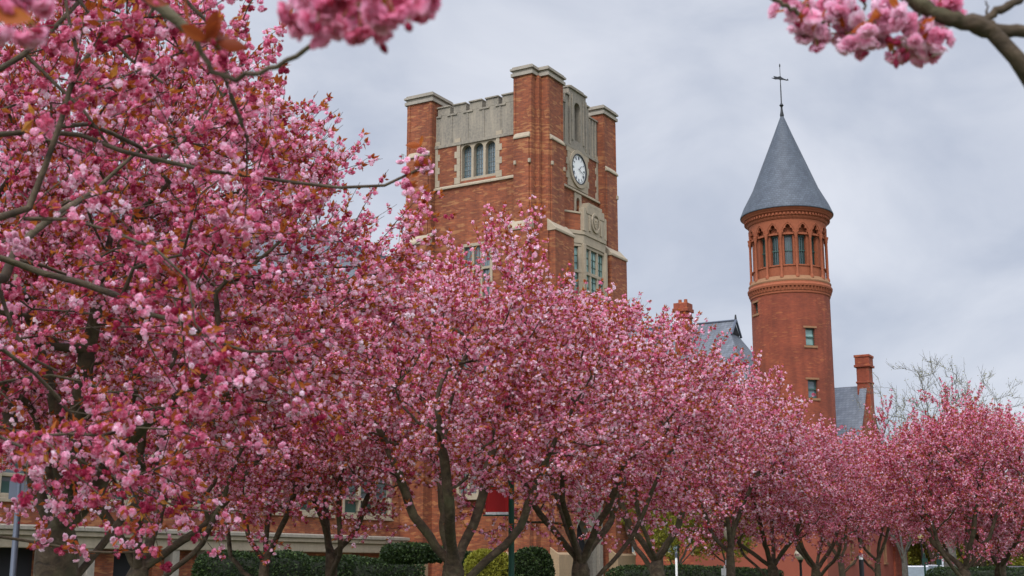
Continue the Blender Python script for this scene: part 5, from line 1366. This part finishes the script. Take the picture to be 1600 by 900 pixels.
x, y = hp(648, 40); hedge('shrub', 'flat-topped dark green shrub left of the thick cherry trunk', 1.8, 1.4, .5, x, y, ROT, 40, z0=1.75, dens=500)
x, y = hp(766, 40); hedge('shrub', 'rounded yellow-green shrub left of the dark green post', 1.5, 1.5, 2.0, x, y, 0, 41, 'lime_leaf', roundness=.7, dens=500)
x, y = hp(728, 42); hedge('shrub', 'dark green shrub between thick cherry trunk and yellow-green shrub', 1.3, 1.3, 2.0, x, y, 0, 42, roundness=.6)
x, y = hp(830, 40); hedge('shrub', 'rounded dark green shrub right of the dark green post', 1.25, 1.3, 2.1, x, y, 0, 43, roundness=.7, dens=500)
x, y = hp(1045, 52); hedge('hedge', 'low bright-topped hedge under the red and white lamp post', 5.2, 1.2, 1.55, x, y, ROT - R(40), 44, dens=300)
x, y = hp(1150, 56); hedge('hedge', 'low hedge right of the slim-stemmed young cherry', 4.0, 1.2, 1.45, x, y, ROT - R(40), 45, dens=300)
x, y = hp(1552, 60); hedge('hedge', 'dark hedge behind the cherry trunk at the right edge', 6, 1.4, 1.5, x, y, 0, 46, dens=250)

# ------------------------------------------------------------------ posts, lamps, signs
def place(px, Y): q = at(px, 885, Y); return (q.x, q.y, 0)
t = thing('banner_pole', 'dark green pole carrying a red and white banner in front of the clock tower', 'pole', place(799, 24.3))
m = MB(); m.lathe([(.11, 0), (.11, .25), (.07, .32), (.06, .5), (.05, 3.1), (.065, 3.13), (.03, 3.2)], 16); m.build('pole', M['green_metal'], t, smooth=.7)
m = MB(); m.tube([(0, 0, 3.04), (-.52, 0, 3.04)], .015, 8); m.tube([(0, 0, 2.52), (-.52, 0, 2.52)], .015, 8)
for a in m.each('arm', M['green_metal'], t): pass
m = MB(); n = 10
vs = [(-.05 - .42 * i / n, .03 * math.sin(i * .9), z) for i in range(n + 1) for z in (2.58, 3.03)]
m.add(vs, [(2 * i, 2 * i + 2, 2 * i + 3, 2 * i + 1) for i in range(n)]); bn = m.build('banner', M['red_cloth'], t)
m = MB(); vs = [(-.05 - .42 * i / n, .03 * math.sin(i * .9), z) for i in range(n + 1) for z in (2.53, 2.58)]
m.add(vs, [(2 * i, 2 * i + 2, 2 * i + 3, 2 * i + 1) for i in range(n)]); m.build('banner_lower_panel', M['white_cloth'], bn)
t = thing('grey_pole', 'plain grey metal pole at the far left in front of the brick hall', 'pole', place(21, 22))
m = MB(); m.lathe([(.09, 0), (.09, .2), (.055, .26), (.05, 3.0), (.03, 3.1)], 14); m.build('pole', M['grey_metal'], t, smooth=.7)
m = MB(); m.box(-.16, .16, -.03, .0, 2.7, 3.0); m.build('bracket', M['grey_metal'], t)
t = thing('lamp_post', 'black lamp post with frosted globe and small red and white flag sign', 'lamp post', place(1142, 45))
m = MB(); m.lathe([(.16, 0), (.16, .2), (.08, .35), (.06, .8), (.05, 2.35), (.09, 2.4), (.11, 2.48)], 16); m.build('post', M['black'], t, smooth=.7)
m = MB(); m.lathe([(.10, 2.48), (.19, 2.6), (.21, 2.75), (.17, 2.9), (.06, 2.97)], 20); m.build('globe', M['globe'], t, smooth=1)
m = MB(); m.lathe([(.12, 2.95), (.05, 3.03), (.02, 3.12)], 12); m.build('finial', M['black'], t)
m = MB(); m.box(-.16, -.02, -.08, -.065, 1.82, 2.26); b = m.build('sign', M['red_cloth'], t); m = MB(); m.box(-.19, .03, -.09, -.062, 1.66, 1.818); m.build('sign_lower_panel', M['white_cloth'], b)
def simple_lamp(label, px, Y, h, gl):
    t = thing('lamp_post', label, 'lamp post', place(px, Y))
    m = MB(); m.lathe([(.15, 0), (.15, .2), (.07, .35), (.05, h - .5), (.09, h - .42), (.12, h - .36)], 14); m.build('post', M['black'], t, smooth=.7)
    m = MB(); m.lathe([(.10, h - .36), (.22, h - .24), (.25, h - .1), (.2, h + .06), (.06, h + .14)], 18); m.build('globe', M[gl], t, smooth=1)
    m = MB(); m.lathe([(.26, h + .1), (.10, h + .2), (.02, h + .3)], 14); m.build('cap', M['black'], t)
simple_lamp('distant lamp post with yellowed globe above the parked cars', 1442, 88, 3.75, 'globe_y')
simple_lamp('black lamp post in front of the smooth red annex', 1251, 58, 2.25, 'globe')
t = thing('banded_post', 'dark post with orange and white top band by the annex', 'post', place(1346, 56))
m = MB(); m.lathe([(.10, 0), (.10, 1.85), (.09, 1.9)], 14); m.build('post', M['black'], t, smooth=.7)
m = MB(); m.lathe([(.085, 1.9), (.085, 2.12)], 14); m.build('white_band', M['white'], t, smooth=.7)
m = MB(); m.lathe([(.08, 2.12), (.08, 2.32), (.05, 2.36)], 14); m.build('orange_band', M['orange'], t, smooth=.7)
t = thing('white_post', 'short white marker post in front of the red hall', 'post', place(1057, 50))
m = MB(); m.lathe([(.045, 0), (.045, 1.9), (.03, 1.94)], 12); m.build('post', M['white'], t, smooth=.7); m = MB(); m.lathe([(.05, 1.94), (.05, 2.1), (.02, 2.14)], 12); m.build('cap', M['grey_metal'], t)
t = thing('sign_post', 'thin white signpost at the foot of the red and white lamp post', 'post', place(1132, 47))
m = MB(); m.lathe([(.03, 0), (.03, 1.62), (.015, 1.66)], 10); m.build('post', M['white'], t); m = MB(); m.box(-.12, .12, -.03, -.01, 1.3, 1.55); m.build('plate', M['white'], t)
for k, (px, Y, lab) in enumerate(((1445, 80, 'green metal signpost before the first parked car'), (1467, 80, 'green metal signpost between the white parked cars'))):
    t = thing('sign_post', lab, 'post', place(px, Y), 0, 'green signposts by the car park')
    m = MB(); m.lathe([(.06, 0), (.06, 2.35), (.03, 2.4)], 10); m.build('post', M['green_metal'], t); m = MB(); m.box(-.16, .16, -.09, -.07, 1.7, 2.1); m.build('plate', M['green_metal'], t)

# ------------------------------------------------------------------ parked cars
def car(label, px, Y, rz, paint, h=1.5, L_=4.5, suv=False):
    x, y, _ = place(px, Y); t = thing('parked_car', label, 'car', (x, y, 0), rz, 'cars parked in the car park')
    W = .88; s = L_ / 4.5
    lo = [(-2.25, .35), (-2.22, .75), (-2.05, .92), (-1.1, .98), (1.35, 1.02), (2.1, .9 if not suv else .98), (2.25, .6), (2.2, .3), (1.85, .25), (-1.9, .22)]
    m = MB(); m.extr([(a * s, b) for a, b in lo], 'y', -W, W); b = m.build('body', paint, t, bevel=.06)
    top = [(-1.15, .96), (-.45, h), (1.05 if not suv else 1.7, h + .0), (1.75 if not suv else 2.12, 1.0)]
    m = MB(); m.extr([(a * s, b_ - .02) for a, b_ in top], 'y', -W + .12, W - .12); m.build('glazing', M['glass'], t, bevel=.05)
    m = MB(); m.extr([(-.45 * s, h - .03), ((1.05 if not suv else 1.7) * s, h - .03), ((.98 if not suv else 1.6) * s, h + .05), (-.3 * s, h + .05)], 'y', -W + .14, W - .14); m.build('roof_panel', paint, t, bevel=.03)
    m = MB()
    for c in (-.1, .85):
        for sy in (-1, 1): m.box(c * s - .04, c * s + .04, sy * (W - .12) - .012, sy * (W - .12) + .012, .97, h)
    m.each('pillar', paint, t)
    for cx_ in (-1.4, 1.35):
        for sy in (-1, 1):
            wv = MB(); vs = []; n = 20
            prof = [(.20, -.1), (.31, -.1), (.33, -.06), (.33, .06), (.31, .1), (.20, .1)]
            for r_, d in prof:
                for k in range(n): a = 2 * math.pi * k / n; vs.append((cx_ * s + r_ * math.cos(a), sy * (W - .08) + d, .33 + r_ * math.sin(a)))
            fs = [(i * n + k, i * n + (k + 1) % n, ((i + 1) % 6) * n + (k + 1) % n, ((i + 1) % 6) * n + k) for i in range(6) for k in range(n)]
            wv.add(vs, fs); wh = wv.build('wheel', M['tyre'], t, smooth=.6)
            rm = MB(); vs = [(cx_ * s + .2 * math.cos(2 * math.pi * k / n), sy * (W - .02) + d, .33 + .2 * math.sin(2 * math.pi * k / n)) for d in (-.02, .02) for k in range(n)]
            rm.add(vs, [tuple(range(n)), tuple(range(n, 2 * n))] + [(k, (k + 1) % n, n + (k + 1) % n, n + k) for k in range(n)]); rm.build('rim', M['grey_metal'], wh)
    for sy in (-1, 1):
        m = MB(); m.box(2.16 * s, 2.26 * s, sy * .68 - .14, sy * .68 + .14, .68, .86); m.build('tail_light', M['red_cloth'], t, bevel=.02)
        m = MB(); m.box(-2.24 * s, -2.12 * s, sy * .66 - .16, sy * .66 + .16, .62, .76); m.build('headlight', M['globe'], t, bevel=.02)
def paint(n, c):
    m, N_, L_, b = mat(n); b.inputs['Base Color'].default_value = (*c, 1); b.inputs['Roughness'].default_value = .25; b.inputs['Coat Weight'].default_value = .6; return m
PW = paint('white_car_paint', (.78, .79, .8)); PS = paint('silver_car_paint', (.42, .44, .47)); PB = paint('blue_car_paint', (.03, .09, .28)); PD = paint('dark_car_paint', (.03, .035, .045))
car('white car with dark windows, leftmost in the car park', 1432, 88, R(75), PW, 1.62, suv=True)
car('silver car behind the green signposts', 1458, 95, R(80), PS, 1.7, suv=True)
car('white car right of the second green signpost', 1488, 86, R(20), PW, 1.58)
car('blue car hidden behind the four-limbed cherry trunk', 1512, 87, R(85), PB, 1.5)
car('white car seen between the two right-hand cherry trunks', 1531, 92, R(12), PW, 1.55)
car('dark car at the right edge behind the cherries', 1590, 90, R(15), PD, 1.6)

# ------------------------------------------------------------------ far trees that close the view beyond the car park
src = [o for o in C.objects if o.name.startswith('green_tree') and o.parent is None][-1]
FT = 'distant green trees beyond the car park'
for k, (x, y, sc) in enumerate(((34, 128, 1.9), (40, 134, 2.2), (46, 130, 1.8), (52, 136, 2.3), (59, 131, 2.0), (66, 134, 2.2), (73, 130, 2.0), (37, 142, 2.3), (57, 146, 2.4))):
    o = copy_tree(src); o.location = (x, y, -2.6 if sc > 2 else -2.2); o.scale = (sc * 1.2, sc, sc * .8); o.rotation_euler = (0, 0, k * 1.3); tag(o, 'distant yellow-green tree in the belt closing the view beyond the car park', 'tree', FT)
